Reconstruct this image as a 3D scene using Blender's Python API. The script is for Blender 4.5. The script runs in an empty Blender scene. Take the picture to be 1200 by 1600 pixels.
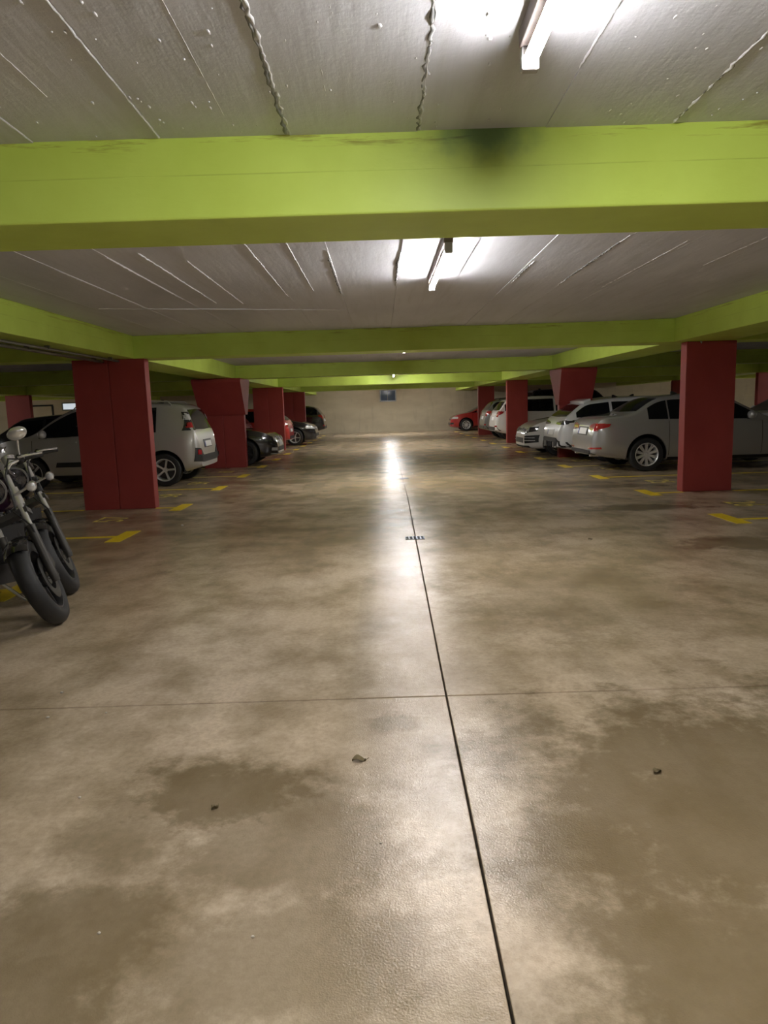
import bpy, bmesh, math, random
from mathutils import Vector, Matrix
from mathutils.bvhtree import BVHTree
random.seed(7)
SC = bpy.context.scene
COL = SC.collection
PI = math.pi
R = math.radians

# ------------------------------------------------------------------ camera
CAM_H = 1.37
F_PX, PITCH, YAW, ROLL = 1110.95, 0.1460, 0.0012, -0.0311
cam = bpy.data.cameras.new('camera'); cam_o = bpy.data.objects.new('camera', cam); COL.objects.link(cam_o)
cam.sensor_fit = 'VERTICAL'; cam.sensor_height = 24.0; cam.lens = F_PX / 1600.0 * 24.0
cam.clip_start = 0.05; cam.clip_end = 200
Fv = Vector((math.sin(YAW) * math.cos(PITCH), math.cos(YAW) * math.cos(PITCH), -math.sin(PITCH)))
Rv = Vector((math.cos(YAW), -math.sin(YAW), 0)); Uv = Rv.cross(Fv)
R2 = Rv * math.cos(ROLL) + Uv * math.sin(ROLL); U2 = Uv * math.cos(ROLL) - Rv * math.sin(ROLL)
cam_o.matrix_world = Matrix(((R2.x, U2.x, -Fv.x, 0), (R2.y, U2.y, -Fv.y, 0), (R2.z, U2.z, -Fv.z, CAM_H), (0, 0, 0, 1)))
SC.camera = cam_o

# ------------------------------------------------------------------ world, exposure
w = bpy.data.worlds.new('world'); SC.world = w; w.use_nodes = True
w.node_tree.nodes['Background'].inputs[0].default_value = (0.02, 0.022, 0.025, 1)
w.node_tree.nodes['Background'].inputs[1].default_value = 0.3
vs = SC.view_settings
vs.view_transform = 'Standard'; vs.look = 'None'; vs.gamma = 1.0; vs.use_curve_mapping = False
vs.exposure = 0.12
TUBE_STRENGTH = 235.0
TUBE_UP = 8.0     # how far above level the glowing part of the tube reaches, degrees
# lamps: (x, y_near, y_far, lit strength factor); the tubes themselves are the only light
LAMPS = [(0.49, -4.60, -3.05, 1.0), (0.49, 0.80, 2.35, 1.0), (0.49, 4.93, 6.48, 1.0), (0.49, 12.2, 13.75, 1.7),
         (0.49, 22.9, 24.45, 1.25), (0.49, 26.3, 27.85, 1.2), (0.49, 35.6, 37.15, 2.1)]
ADDED_SIDE_LAMPS = [(-17.4, 20.5, 22.05, 1.6), (-17.4, 33.5, 35.05, 1.6), (-17.4, 7.0, 8.55, 1.6),
              (18.0, 20.5, 22.05, 1.6), (18.0, 33.5, 35.05, 1.6), (18.0, 7.0, 8.55, 1.6)]  # added lamps in the far aisles, to brighten back walls and dark bays

# ------------------------------------------------------------------ dimensions
T_SOF, CEIL = 2.17, 2.49          # beam underside, ceiling
Y1, SP = 10.42, 7.305             # first pillar row in view, spacing
BEAM_W = 0.48
XL, XR = -3.36, 4.43              # aisle faces of the pillars
PW_L, PW_R, PT = 1.04, 0.725, 0.20
YW = 40.13
X0, X1, YB = -23.0, 23.5, -8.0    # far side walls, wall behind the camera

# ------------------------------------------------------------------ materials
def new_mat(name):
    m = bpy.data.materials.new(name); m.use_nodes = True
    return m, m.node_tree.nodes, m.node_tree.links, m.node_tree.nodes['Principled BSDF']
def node(ns, t, **kw):
    n = ns.new(t)
    for k, v in kw.items(): setattr(n, k, v)
    return n
def noise(ns, ln, vec, scale, detail=4, rough=0.55):
    n = node(ns, 'ShaderNodeTexNoise'); n.inputs['Scale'].default_value = scale
    n.inputs['Detail'].default_value = detail; n.inputs['Roughness'].default_value = rough
    if vec is not None: ln.new(vec, n.inputs['Vector'])
    return n.outputs['Fac']
def ramp(ns, ln, fac, stops):
    r = node(ns, 'ShaderNodeValToRGB'); ln.new(fac, r.inputs[0])
    el = r.color_ramp.elements
    while len(el) < len(stops): el.new(0.5)
    for e, (p, c) in zip(el, stops):
        e.position = p; e.color = (c, c, c, 1) if isinstance(c, (int, float)) else (c[0], c[1], c[2], 1)
    return r.outputs[0]
def mixc(ns, ln, fac, a, b, mode='MIX'):
    n = node(ns, 'ShaderNodeMix', data_type='RGBA', blend_type=mode)
    if isinstance(fac, (int, float)): n.inputs[0].default_value = fac
    else: ln.new(fac, n.inputs[0])
    for i, v in ((6, a), (7, b)):
        if isinstance(v, tuple): n.inputs[i].default_value = (v[0], v[1], v[2], 1)
        else: ln.new(v, n.inputs[i])
    return n.outputs[2]
def math_n(ns, ln, op, a, b=None, clamp=False):
    n = node(ns, 'ShaderNodeMath', operation=op); n.use_clamp = clamp
    for i, v in ((0, a), (1, b)):
        if v is None: continue
        if isinstance(v, (int, float)): n.inputs[i].default_value = v
        else: ln.new(v, n.inputs[i])
    return n.outputs[0]
def bump(ns, ln, bs, h, strength, dist=0.01):
    b = node(ns, 'ShaderNodeBump'); b.inputs['Strength'].default_value = strength; b.inputs['Distance'].default_value = dist
    ln.new(h, b.inputs['Height']); ln.new(b.outputs[0], bs.inputs['Normal'])
def world_pos(ns): return node(ns, 'ShaderNodeNewGeometry').outputs['Position']
def scaled(ns, ln, v, s, loc=(0, 0, 0)):
    m = node(ns, 'ShaderNodeMapping'); ln.new(v, m.inputs[0]); m.inputs['Scale'].default_value = s
    m.inputs['Location'].default_value = loc
    return m.outputs[0]
def simple(name, col, rough=0.5, metal=0.0, var=0.06, scale=12.0, coat=0.0, spec=0.5):
    """plain painted or metal surface with a little noise in colour and gloss"""
    m, ns, ln, bs = new_mat(name)
    tc = node(ns, 'ShaderNodeTexCoord').outputs['Object']
    f = noise(ns, ln, tc, scale, 3)
    lo = tuple(c * (1 - var) for c in col); hi = tuple(min(1, c * (1 + var)) for c in col)
    ln.new(mixc(ns, ln, f, lo, hi), bs.inputs['Base Color'])
    bs.inputs['Roughness'].default_value = rough; bs.inputs['Metallic'].default_value = metal
    bs.inputs['Coat Weight'].default_value = coat; bs.inputs['Coat Roughness'].default_value = 0.05
    bs.inputs['Specular IOR Level'].default_value = spec
    return m

def floor_mat():
    m, ns, ln, bs = new_mat('polished_concrete')
    P = scaled(ns, ln, world_pos(ns), (1, 1, 1), (0, 0, 3.37))
    big = noise(ns, ln, scaled(ns, ln, P, (0.42, 0.30, 1)), 1.0, 3)
    mid = noise(ns, ln, scaled(ns, ln, P, (1.0, 0.8, 1)), 2.1, 7, 0.64)
    fine = noise(ns, ln, P, 38.0, 5, 0.7)
    streak = noise(ns, ln, scaled(ns, ln, P, (3.2, 0.25, 1)), 1.0, 5, 0.6)
    c = ramp(ns, ln, big, [(0.30, (0.42, 0.315, 0.190)), (0.5, (0.57, 0.452, 0.315)), (0.72, (0.65, 0.535, 0.41))])
    c = mixc(ns, ln, ramp(ns, ln, mid, [(0.36, 1.0), (0.60, 0.0)]), c, mixc(ns, ln, 0.62, c, (0.19, 0.135, 0.062)))
    c = mixc(ns, ln, ramp(ns, ln, streak, [(0.55, 0.0), (0.75, 0.35)]), c, (0.22, 0.18, 0.13))
    # stains with a shape of their own: x, y, rx, ry, strength
    stains = [(-0.62, 2.42, 0.42, 0.30, .8), (-0.30, 2.10, 0.48, 0.42, .6), (-0.95, 1.72, 0.45, 0.30, .7), (-0.25, 1.60, 0.5, 0.35, .55),
              (1.30, 2.25, 1.10, 1.15, .80), (0.95, 1.5, 0.75, 0.5, .78), (-0.95, 1.5, 0.35, 0.2, .75), (0.02, 2.95, 0.12, 0.10, .6), (-0.9, 2.2, 0.25, 0.35, .5),
              (1.5, 5.0, 1.1, 1.2, .35), (3.3, 6.6, 0.6, 0.35, .7), (3.4, 9.0, 0.9, 0.35, .8), (3.1, 12.0, 1.2, 0.35, .7), (2.8, 10.4, 0.5, 0.5, .5),
              (3.7, 11.4, 0.9, 0.3, .8), (-2.2, 13.8, 1.2, 0.5, .5), (-3.5, 9.4, 1.2, 0.4, .5), (-1.8, 17.2, 1.3, 0.6, .5), (2.4, 18.0, 1.6, 0.5, .5)]
    acc = None
    warp = noise(ns, ln, P, 3.4, 8, 0.70)
    for (sx, sy, rx, ry, st) in stains:
        v = scaled(ns, ln, P, (1 / rx, 1 / ry, 0), (-sx / rx, -sy / ry, 0))
        d = node(ns, 'ShaderNodeVectorMath', operation='LENGTH'); ln.new(v, d.inputs[0])
        d2 = math_n(ns, ln, 'ADD', d.outputs['Value'], math_n(ns, ln, 'MULTIPLY', math_n(ns, ln, 'SUBTRACT', warp, 0.5), 2.6))
        mr = node(ns, 'ShaderNodeMapRange', interpolation_type='SMOOTHSTEP'); ln.new(d2, mr.inputs[0])
        mr.inputs[1].default_value = 1.15; mr.inputs[2].default_value = 0.45; mr.inputs[3].default_value = 0; mr.inputs[4].default_value = st
        acc = mr.outputs[0] if acc is None else math_n(ns, ln, 'MAXIMUM', acc, mr.outputs[0])
    c = mixc(ns, ln, math_n(ns, ln, 'MULTIPLY', acc, 0.98), c, (0.125, 0.088, 0.036))
    c = mixc(ns, ln, ramp(ns, ln, fine, [(0.3, 0.30), (0.6, 0.0)]), c, (0.17, 0.13, 0.08))
    ln.new(c, bs.inputs['Base Color'])
    rg = math_n(ns, ln, 'ADD', math_n(ns, ln, 'MULTIPLY', mid, 0.12), 0.165)
    ln.new(rg, bs.inputs['Roughness'])
    bs.inputs['Specular IOR Level'].default_value = 0.75
    orange = noise(ns, ln, P, 190.0, 2, 0.5)
    h = math_n(ns, ln, 'ADD', math_n(ns, ln, 'MULTIPLY', orange, 1.0), math_n(ns, ln, 'MULTIPLY', noise(ns, ln, P, 9.0, 3), 1.2))
    bump(ns, ln, bs, h, 0.36, 0.0034)
    return m

def ceiling_mat():
    m, ns, ln, bs = new_mat('whitewashed_concrete')
    P = world_pos(ns)
    a = noise(ns, ln, scaled(ns, ln, P, (1.5, 0.5, 1)), 1.3, 5)
    b = noise(ns, ln, scaled(ns, ln, P, (14, 0.8, 1)), 1.0, 4)
    c = ramp(ns, ln, a, [(0.3, (0.51, 0.515, 0.55)), (0.7, (0.63, 0.635, 0.675))])
    c = mixc(ns, ln, ramp(ns, ln, b, [(0.52, 0.0), (0.75, 0.35)]), c, (0.40, 0.395, 0.385))
    ln.new(c, bs.inputs['Base Color']); bs.inputs['Roughness'].default_value = 0.6
    h = math_n(ns, ln, 'ADD', noise(ns, ln, scaled(ns, ln, P, (10, 1.4, 1)), 1.6, 5), math_n(ns, ln, 'MULTIPLY', noise(ns, ln, P, 28, 4, .7), 0.55))
    bump(ns, ln, bs, h, 0.3, 0.010)
    return m

def beam_mat(name, shade_stain=False):
    m, ns, ln, bs = new_mat(name)
    P = world_pos(ns)
    a = noise(ns, ln, P, 2.2, 5)
    c = ramp(ns, ln, a, [(0.3, (0.46, 0.60, 0.085)), (0.7, (0.54, 0.70, 0.12))])
    # rusty brown drips along the upper edge
    sep = node(ns, 'ShaderNodeSeparateXYZ'); ln.new(P, sep.inputs[0])
    up = node(ns, 'ShaderNodeMapRange'); ln.new(sep.outputs[2], up.inputs[0])
    up.inputs[1].default_value = CEIL - 0.065; up.inputs[2].default_value = CEIL - 0.035
    rust = math_n(ns, ln, 'MULTIPLY', ramp(ns, ln, noise(ns, ln, scaled(ns, ln, P, (2.2, 1, 26)), 1.0, 5, .7), [(0.55, 0.0), (0.66, 0.75)]), up.outputs[0], True)
    c = mixc(ns, ln, rust, c, (0.20, 0.16, 0.02))
    # chipped paint specks
    chip = math_n(ns, ln, 'MULTIPLY', ramp(ns, ln, noise(ns, ln, scaled(ns, ln, P, (9, 9, 22)), 1.0, 5, .75), [(0.70, 0.0), (0.74, 0.8)]), 0.7)
    c = mixc(ns, ln, chip, c, (0.15, 0.19, 0.03))
    # form board joint: one level line and joints crossing it
    fl = math_n(ns, ln, 'ABSOLUTE', math_n(ns, ln, 'SUBTRACT', sep.outputs[2], T_SOF + 0.172))
    line = ramp(ns, ln, math_n(ns, ln, 'MULTIPLY', fl, 100.0), [(0.12, 0.4), (0.3, 0.0)])
    wob = math_n(ns, ln, 'MULTIPLY', line, ramp(ns, ln, noise(ns, ln, scaled(ns, ln, P, (3, 3, 3)), 1.0, 3), [(0.4, 0), (0.6, 1)]))
    c = mixc(ns, ln, wob, c, (0.24, 0.33, 0.035))
    if shade_stain:  # dark teal stain, with the lamp end's shadow painted into the beam colour
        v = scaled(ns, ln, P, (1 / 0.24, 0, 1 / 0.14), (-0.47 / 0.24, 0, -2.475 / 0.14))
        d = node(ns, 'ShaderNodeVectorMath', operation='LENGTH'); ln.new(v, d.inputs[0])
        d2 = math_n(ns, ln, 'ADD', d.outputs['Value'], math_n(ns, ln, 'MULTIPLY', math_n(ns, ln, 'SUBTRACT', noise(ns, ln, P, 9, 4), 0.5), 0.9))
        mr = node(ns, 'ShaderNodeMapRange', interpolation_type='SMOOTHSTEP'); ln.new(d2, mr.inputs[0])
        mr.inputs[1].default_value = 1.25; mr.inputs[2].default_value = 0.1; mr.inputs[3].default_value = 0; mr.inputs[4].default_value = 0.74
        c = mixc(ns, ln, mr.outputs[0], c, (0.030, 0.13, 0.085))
    ln.new(c, bs.inputs['Base Color']); bs.inputs['Roughness'].default_value = 0.5
    h = math_n(ns, ln, 'ADD', noise(ns, ln, scaled(ns, ln, P, (3, 3, 9)), 2.0, 5), math_n(ns, ln, 'MULTIPLY', line, -0.8))
    bump(ns, ln, bs, h, 0.3, 0.01)
    return m

def pillar_mat():
    m, ns, ln, bs = new_mat('oxide_red_paint')
    P = world_pos(ns)
    a = noise(ns, ln, scaled(ns, ln, P, (2, 2, 1.2)), 1.6, 5)
    c = ramp(ns, ln, a, [(0.3, (0.275, 0.033, 0.028)), (0.7, (0.33, 0.045, 0.038))])
    c = mixc(ns, ln, ramp(ns, ln, noise(ns, ln, P, 16, 5, .7), [(0.68, 0.0), (0.74, 0.4)]), c, (0.20, 0.03, 0.03))
    ln.new(c, bs.inputs['Base Color']); bs.inputs['Roughness'].default_value = 0.55
    bump(ns, ln, bs, noise(ns, ln, P, 11, 4), 0.22, 0.01)
    return m

def wall_mat():
    m, ns, ln, bs = new_mat('cream_painted_concrete')
    P = world_pos(ns)
    a = noise(ns, ln, scaled(ns, ln, P, (0.6, 0.6, 1.6)), 1.2, 5)
    c = ramp(ns, ln, a, [(0.3, (0.50, 0.43, 0.30)), (0.7, (0.62, 0.55, 0.40))])
    c = mixc(ns, ln, ramp(ns, ln, noise(ns, ln, scaled(ns, ln, P, (3, 3, .7)), 1.4, 5), [(0.55, 0.0), (0.75, 0.35)]), c, (0.36, 0.31, 0.22))
    ln.new(c, bs.inputs['Base Color']); bs.inputs['Roughness'].default_value = 0.7
    bump(ns, ln, bs, noise(ns, ln, P, 7, 4), 0.25, 0.01)
    return m

def worn_yellow():
    m, ns, ln, bs = new_mat('worn_yellow_paint')
    P = world_pos(ns)
    f = noise(ns, ln, P, 14, 5, .7)
    c = ramp(ns, ln, f, [(0.28, (0.45, 0.33, 0.06)), (0.38, (0.80, 0.58, 0.015)), (0.7, (0.90, 0.66, 0.02))])
    ln.new(c, bs.inputs['Base Color']); bs.inputs['Roughness'].default_value = 0.45
    return m
def faded_yellow():
    m, ns, ln, bs = new_mat('faded_yellow_paint')
    P = world_pos(ns)
    f = noise(ns, ln, P, 22, 5, .7)
    c = ramp(ns, ln, f, [(0.30, (0.40, 0.32, 0.14)), (0.42, (0.78, 0.62, 0.10)), (0.7, (0.85, 0.70, 0.16))])
    ln.new(c, bs.inputs['Base Color']); bs.inputs['Roughness'].default_value = 0.5
    return m

M = {}
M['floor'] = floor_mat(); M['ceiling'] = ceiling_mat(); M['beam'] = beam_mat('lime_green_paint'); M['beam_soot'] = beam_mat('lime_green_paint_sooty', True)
M['pillar'] = pillar_mat(); M['wall'] = wall_mat(); M['yellow'] = worn_yellow(); M['faded'] = faded_yellow()
M['joint'] = simple('joint_filler', (0.055, 0.05, 0.042), 0.8)
M['seam'] = simple('ceiling_seam_paint', (0.58, 0.58, 0.59), 0.6, var=.2, scale=40)
M['seam_dark'] = simple('dirty_ceiling_seam', (0.20, 0.20, 0.20), 0.7, var=.5, scale=30)
M['iron'] = simple('cast_iron', (0.05, 0.047, 0.042), 0.5, 0.6)
M['dark'] = simple('black_plastic', (0.012, 0.012, 0.013), 0.45)
M['void'] = simple('dark_recess', (0.006, 0.006, 0.006), 0.9)
M['rubber'] = simple('tyre_rubber', (0.013, 0.013, 0.0135), 0.62, var=.2, scale=30)
M['chrome'] = simple('chrome', (0.80, 0.80, 0.80), 0.14, 0.72, var=.03)
M['alloy'] = simple('silver_alloy', (0.66, 0.66, 0.66), 0.32, 0.35, var=.04)
M['dark_alloy'] = simple('dark_grey_alloy', (0.10, 0.10, 0.105), 0.35, 0.8, var=.05)
M['glass'] = simple('tinted_car_glass', (0.006, 0.007, 0.008), 0.06, 0.0, var=.1, spec=.25)
M['lens'] = simple('clear_lamp_lens', (0.62, 0.63, 0.65), 0.08, 0.35, var=.2, scale=60, coat=1)
M['lens_dark'] = simple('smoked_lamp_lens', (0.035, 0.035, 0.04), 0.08, 0.2, var=.3, scale=60, coat=1)
M['red_lens'] = simple('red_lamp_lens', (0.34, 0.012, 0.016), 0.10, 0.0, var=.3, scale=60, coat=1)
M['plate'] = simple('white_plate', (0.75, 0.75, 0.73), 0.35)
M['blue'] = simple('blue_band', (0.02, 0.06, 0.32), 0.4)
M['housing'] = simple('batten_housing', (0.24, 0.20, 0.185), 0.55, var=.25, scale=20)
M['socket'] = simple('lamp_socket', (0.42, 0.42, 0.40), 0.5)
M['window_glass'] = simple('dark_blue_glass', (0.030, 0.050, 0.110), 0.12, var=.3, scale=3)
M['steel'] = simple('grey_steel', (0.20, 0.20, 0.20), 0.4, 0.7)
M['leaf'] = simple('dry_leaf', (0.13, 0.10, 0.045), 0.8, var=.4, scale=80)
M['pebble'] = simple('pale_crumb', (0.55, 0.50, 0.42), 0.8, var=.2, scale=80)
M['leather'] = simple('black_leather', (0.016, 0.015, 0.015), 0.42)
M['moto_black'] = simple('gloss_black_paint', (0.010, 0.010, 0.012), 0.12, coat=1)
M['moto_purple'] = simple('dark_plum_paint', (0.035, 0.012, 0.030), 0.12, coat=1)
M['amber'] = simple('amber_lens', (0.55, 0.20, 0.02), 0.15, coat=1)
M['mirror'] = simple('mirror_glass', (0.72, 0.74, 0.74), 0.03, 1.0, var=.01)
def car_paint(name, col, metal=0.0, rough=0.28):
    return simple(name, col, rough, metal, var=.02, scale=6, coat=1.0)
M['p_silver'] = car_paint('silver_car_paint', (0.46, 0.45, 0.435), 0.38, 0.30)
M['p_silver2'] = car_paint('warm_silver_car_paint', (0.38, 0.38, 0.385), 0.42, 0.28)
M['p_pearl'] = car_paint('pale_silver_car_paint', (0.72, 0.73, 0.76), 0.15, 0.3)
M['p_white'] = car_paint('white_car_paint', (0.78, 0.78, 0.77), 0.0, 0.3)
M['p_black'] = car_paint('black_car_paint', (0.008, 0.008, 0.009), 0.0, 0.2)
M['p_navy'] = car_paint('black_blue_car_paint', (0.010, 0.012, 0.018), 0.2, 0.2)
M['p_red'] = car_paint('red_car_paint', (0.36, 0.02, 0.02), 0.1, 0.28)
M['p_red2'] = car_paint('bright_red_car_paint', (0.52, 0.035, 0.028), 0.0, 0.3)
M['p_grey'] = car_paint('grey_car_paint', (0.17, 0.175, 0.17), 0.5, 0.3)
def emit_mat(name, col, s):
    m, ns, ln, bs = new_mat(name)
    bs.inputs['Base Color'].default_value = (0.8, 0.8, 0.8, 1)
    bs.inputs['Emission Color'].default_value = (*col, 1); bs.inputs['Emission Strength'].default_value = s
    return m
M['tube'] = emit_mat('lit_tube', (1.0, 0.972, 0.955), TUBE_STRENGTH)
M['lit_window'] = emit_mat('lit_window', (0.80, 0.90, 1.0), 0.55)

# ------------------------------------------------------------------ mesh helpers
class MB:
    """collects shapes into one mesh"""
    def __init__(s): s.v = []; s.f = []
    def add(s, vs, fs):
        o = len(s.v); s.v += [tuple(p) for p in vs]; s.f += [tuple(i + o for i in f) for f in fs]; return s
    def box(s, x0, x1, y0, y1, z0, z1):
        return s.add([(x0, y0, z0), (x1, y0, z0), (x1, y1, z0), (x0, y1, z0), (x0, y0, z1), (x1, y0, z1), (x1, y1, z1), (x0, y1, z1)],
                     [(0, 3, 2, 1), (4, 5, 6, 7), (0, 1, 5, 4), (1, 2, 6, 5), (2, 3, 7, 6), (3, 0, 4, 7)])
    def hexa(s, b, t):
        return s.add(list(b) + list(t), [(0, 3, 2, 1), (4, 5, 6, 7), (0, 1, 5, 4), (1, 2, 6, 5), (2, 3, 7, 6), (3, 0, 4, 7)])
    def tube(s, pts, r, n=10, cap=True):
        pts = [Vector(p) for p in pts]; rs = r if isinstance(r, (list, tuple)) else [r] * len(pts)
        rings = []; up = None
        for i, p in enumerate(pts):
            d = (pts[min(i + 1, len(pts) - 1)] - pts[max(i - 1, 0)]).normalized()
            if up is None: up = Vector((0, 0, 1)) if abs(d.z) < 0.9 else Vector((0, 1, 0))
            a = d.cross(up).normalized(); b = a.cross(d).normalized(); up = b
            rings.append([p + (a * math.cos(t) + b * math.sin(t)) * rs[i] for t in [2 * PI * k / n for k in range(n)]])
        vs = [q for ring in rings for q in ring]; fs = []
        for i in range(len(pts) - 1):
            for k in range(n): fs.append((i * n + k, i * n + (k + 1) % n, (i + 1) * n + (k + 1) % n, (i + 1) * n + k))
        if cap: fs.append(tuple(range(n - 1, -1, -1))); fs.append(tuple((len(pts) - 1) * n + k for k in range(n)))
        return s.add(vs, fs)
    def lathe(s, prof, c, axis, n=32, closed=False):
        """prof: (radius, offset along axis)"""
        c = Vector(c); ax = Vector(axis).normalized()
        u = ax.cross(Vector((0, 0, 1)) if abs(ax.z) < 0.9 else Vector((1, 0, 0))).normalized(); w_ = ax.cross(u)
        m = len(prof); vs = []; fs = []
        for k in range(n):
            t = 2 * PI * k / n
            for r, o in prof: vs.append(c + ax * o + (u * math.cos(t) + w_ * math.sin(t)) * r)
        mm = m if closed else m - 1
        for k in range(n):
            k2 = (k + 1) % n
            for j in range(mm): fs.append((k * m + j, k * m + (j + 1) % m, k2 * m + (j + 1) % m, k2 * m + j))
        return s.add(vs, fs)
    def sphere(s, c, r, nu=12, nv=8):
        rx, ry, rz = r if isinstance(r, (tuple, list)) else (r, r, r)
        vs = []; fs = []
        for j in range(nv + 1):
            a = PI * j / nv
            for i in range(nu):
                b = 2 * PI * i / nu
                vs.append((c[0] + rx * math.sin(a) * math.cos(b), c[1] + ry * math.sin(a) * math.sin(b), c[2] + rz * math.cos(a)))
        for j in range(nv):
            for i in range(nu): fs.append((j * nu + i, (j + 1) * nu + i, (j + 1) * nu + (i + 1) % nu, j * nu + (i + 1) % nu))
        return s.add(vs, fs)
    def xf(s, mat):
        s.v = [tuple(mat @ Vector(p)) for p in s.v]; return s
    def mesh(s, name, smooth=True, ang=35):
        me = bpy.data.meshes.new(name); me.from_pydata(s.v, [], s.f); me.validate()
        bm = bmesh.new(); bm.from_mesh(me); bmesh.ops.remove_doubles(bm, verts=bm.verts, dist=1e-5)
        bmesh.ops.recalc_face_normals(bm, faces=bm.faces); bm.to_mesh(me); bm.free()
        if smooth:
            me.shade_smooth(); me.set_sharp_from_angle(angle=R(ang))
        return me
    def build(s, name, mat, parent=None, smooth=True, ang=35, bevel=0):
        return link(name, s.mesh(name, smooth, ang), mat, parent, bevel)
def link(name, me, mat, parent=None, bevel=0):
    o = bpy.data.objects.new(name, me); COL.objects.link(o)
    if mat is not None and not me.materials: me.materials.append(M[mat] if isinstance(mat, str) else mat)
    if parent is not None: o.parent = parent
    if bevel:
        b = o.modifiers.new('bevel', 'BEVEL'); b.width = bevel; b.segments = 2; b.limit_method = 'ANGLE'
    return o
def tag(o, label, cat, group=None):
    o['label'] = label; o['category'] = cat
    if group: o['group'] = group
    return o
def struct(o): o['kind'] = 'structure'; return o
def thing(name, label, cat, loc=(0, 0, 0), rz=0, group=None):
    o = bpy.data.objects.new(name, None); COL.objects.link(o); o.empty_display_size = 0.2
    o.location = loc; o.rotation_euler = (0, 0, rz)
    return tag(o, label, cat, group)
def eval_mesh(o):
    dg = bpy.context.evaluated_depsgraph_get(); dg.update()
    return bpy.data.meshes.new_from_object(o.evaluated_get(dg))

# ------------------------------------------------------------------ floor
# long saw-cut joint drifts slightly to the right with distance
JX = [(YB, 0.16), (3.23, 0.274), (10.53, 0.378), (17.83, 0.425), (25.13, 0.44), (32.43, 0.442), (YW, 0.442)]
floor = struct(MB().box(X0, X1, YB, YW, -0.30, -0.035).build('floor', 'joint', smooth=False))
for (ya, xa), (yb, xb) in zip(JX[:-1], JX[1:]):
    ga = 0.006 if ya == 3.23 else 0.0012; gb = 0.006 if yb == 3.23 else 0.0012
    if ya == YB: ga = 0
    for side in (-1, 1):
        g = 0.0038 * side
        xo = X0 if side < 0 else X1
        a, b, c, d = (xo, ya + ga), (xa + g, ya + ga), (xb + g, yb - gb), (xo, yb - gb)
        q = [a, b, c, d] if side < 0 else [b, a, d, c]
        mb = MB().hexa([(x, y, -0.035) for x, y in q], [(x, y, 0.0) for x, y in q])
        mb.build('floor_slab', 'floor', floor, smooth=False, bevel=0.003)

# ------------------------------------------------------------------ ceiling: boards between rough seams
ceiling = struct(MB().box(X0, X1, YB, YW, CEIL + 0.012, CEIL + 0.30).build('ceiling', 'ceiling', smooth=False))
SEAM0, SEAMW = 0.19, 0.5255
k_lo, k_hi = -7, 7
for (ya, yb) in ((YB, 3.12), (3.60, Y1)):
    for k in range(k_lo, k_hi):
        xa, xb = SEAM0 + k * SEAMW, SEAM0 + (k + 1) * SEAMW
        dz = random.uniform(-0.004, 0.004)
        MB().box(xa + 0.001, xb - 0.001, ya, yb, CEIL + dz, CEIL + 0.012).build('ceiling_panel', 'ceiling', ceiling, smooth=False)
for (ya, yb) in ((Y1 + BEAM_W, Y1 + SP), (Y1 + SP + BEAM_W, Y1 + 2 * SP), (Y1 + 2 * SP + BEAM_W, Y1 + 3 * SP)):
    for k in range(k_lo, k_hi):
        xa, xb = SEAM0 + k * SEAMW, SEAM0 + (k + 1) * SEAMW
        MB().box(xa + 0.002, xb - 0.002, ya, yb, CEIL + random.uniform(-0.003, 0.003), CEIL + 0.012).build('ceiling_panel', 'ceiling', ceiling, smooth=False)

def ridge(x, ya, yb, r, rough, mat, zoff=0.0, name='seam_ridge', step=0.025):
    """a bead of squeezed-out concrete along a seam"""
    n = max(3, int((yb - ya) / step)); pts = []; rs = []
    for i in range(n + 1):
        y = ya + (yb - ya) * i / n
        pts.append((x + random.gauss(0, rough * 0.6), y, CEIL + zoff + random.uniform(-.001, .001)))
        rs.append(max(0.0015, r * (1 + random.gauss(0, rough * 60))))
    return MB().tube(pts, rs, 6).build(name, mat, ceiling, ang=80)
# bay above the camera, by what each seam looks like in the photo
ridge(-1.392, 1.2, 3.1, 0.0052, 0.002, 'seam'); ridge(-0.868, 0.4, 3.1, 0.0052, 0.002, 'seam')
ridge(-0.334, 0.4, 3.1, 0.0062, 0.005, 'seam'); ridge(-0.345, 0.4, 3.1, 0.0058, 0.006, 'seam_dark')
ridge(0.194, 0.4, 3.1, 0.0045, 0.005, 'seam'); ridge(0.186, 0.4, 3.1, 0.0055, 0.006, 'seam_dark')
ridge(-0.160, 0.4, 2.85, 0.0035, 0.002, 'seam'); ridge(0.715, 0.4, 2.6, 0.0055, 0.002, 'seam')
ridge(1.240, 1.0, 3.1, 0.0070, 0.005, 'seam'); ridge(1.236, 2.2, 3.1, 0.0045, 0.006, 'seam_dark')
ridge(-0.56, 1.5, 2.9, 0.0022, 0.001, 'seam'); ridge(0.02, 1.5, 2.7, 0.0018, 0.001, 'seam'); ridge(0.98, 1.2, 2.8, 0.002, 0.001, 'seam'); ridge(-1.14, 1.4, 2.7, 0.002, .001, 'seam')
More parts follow.
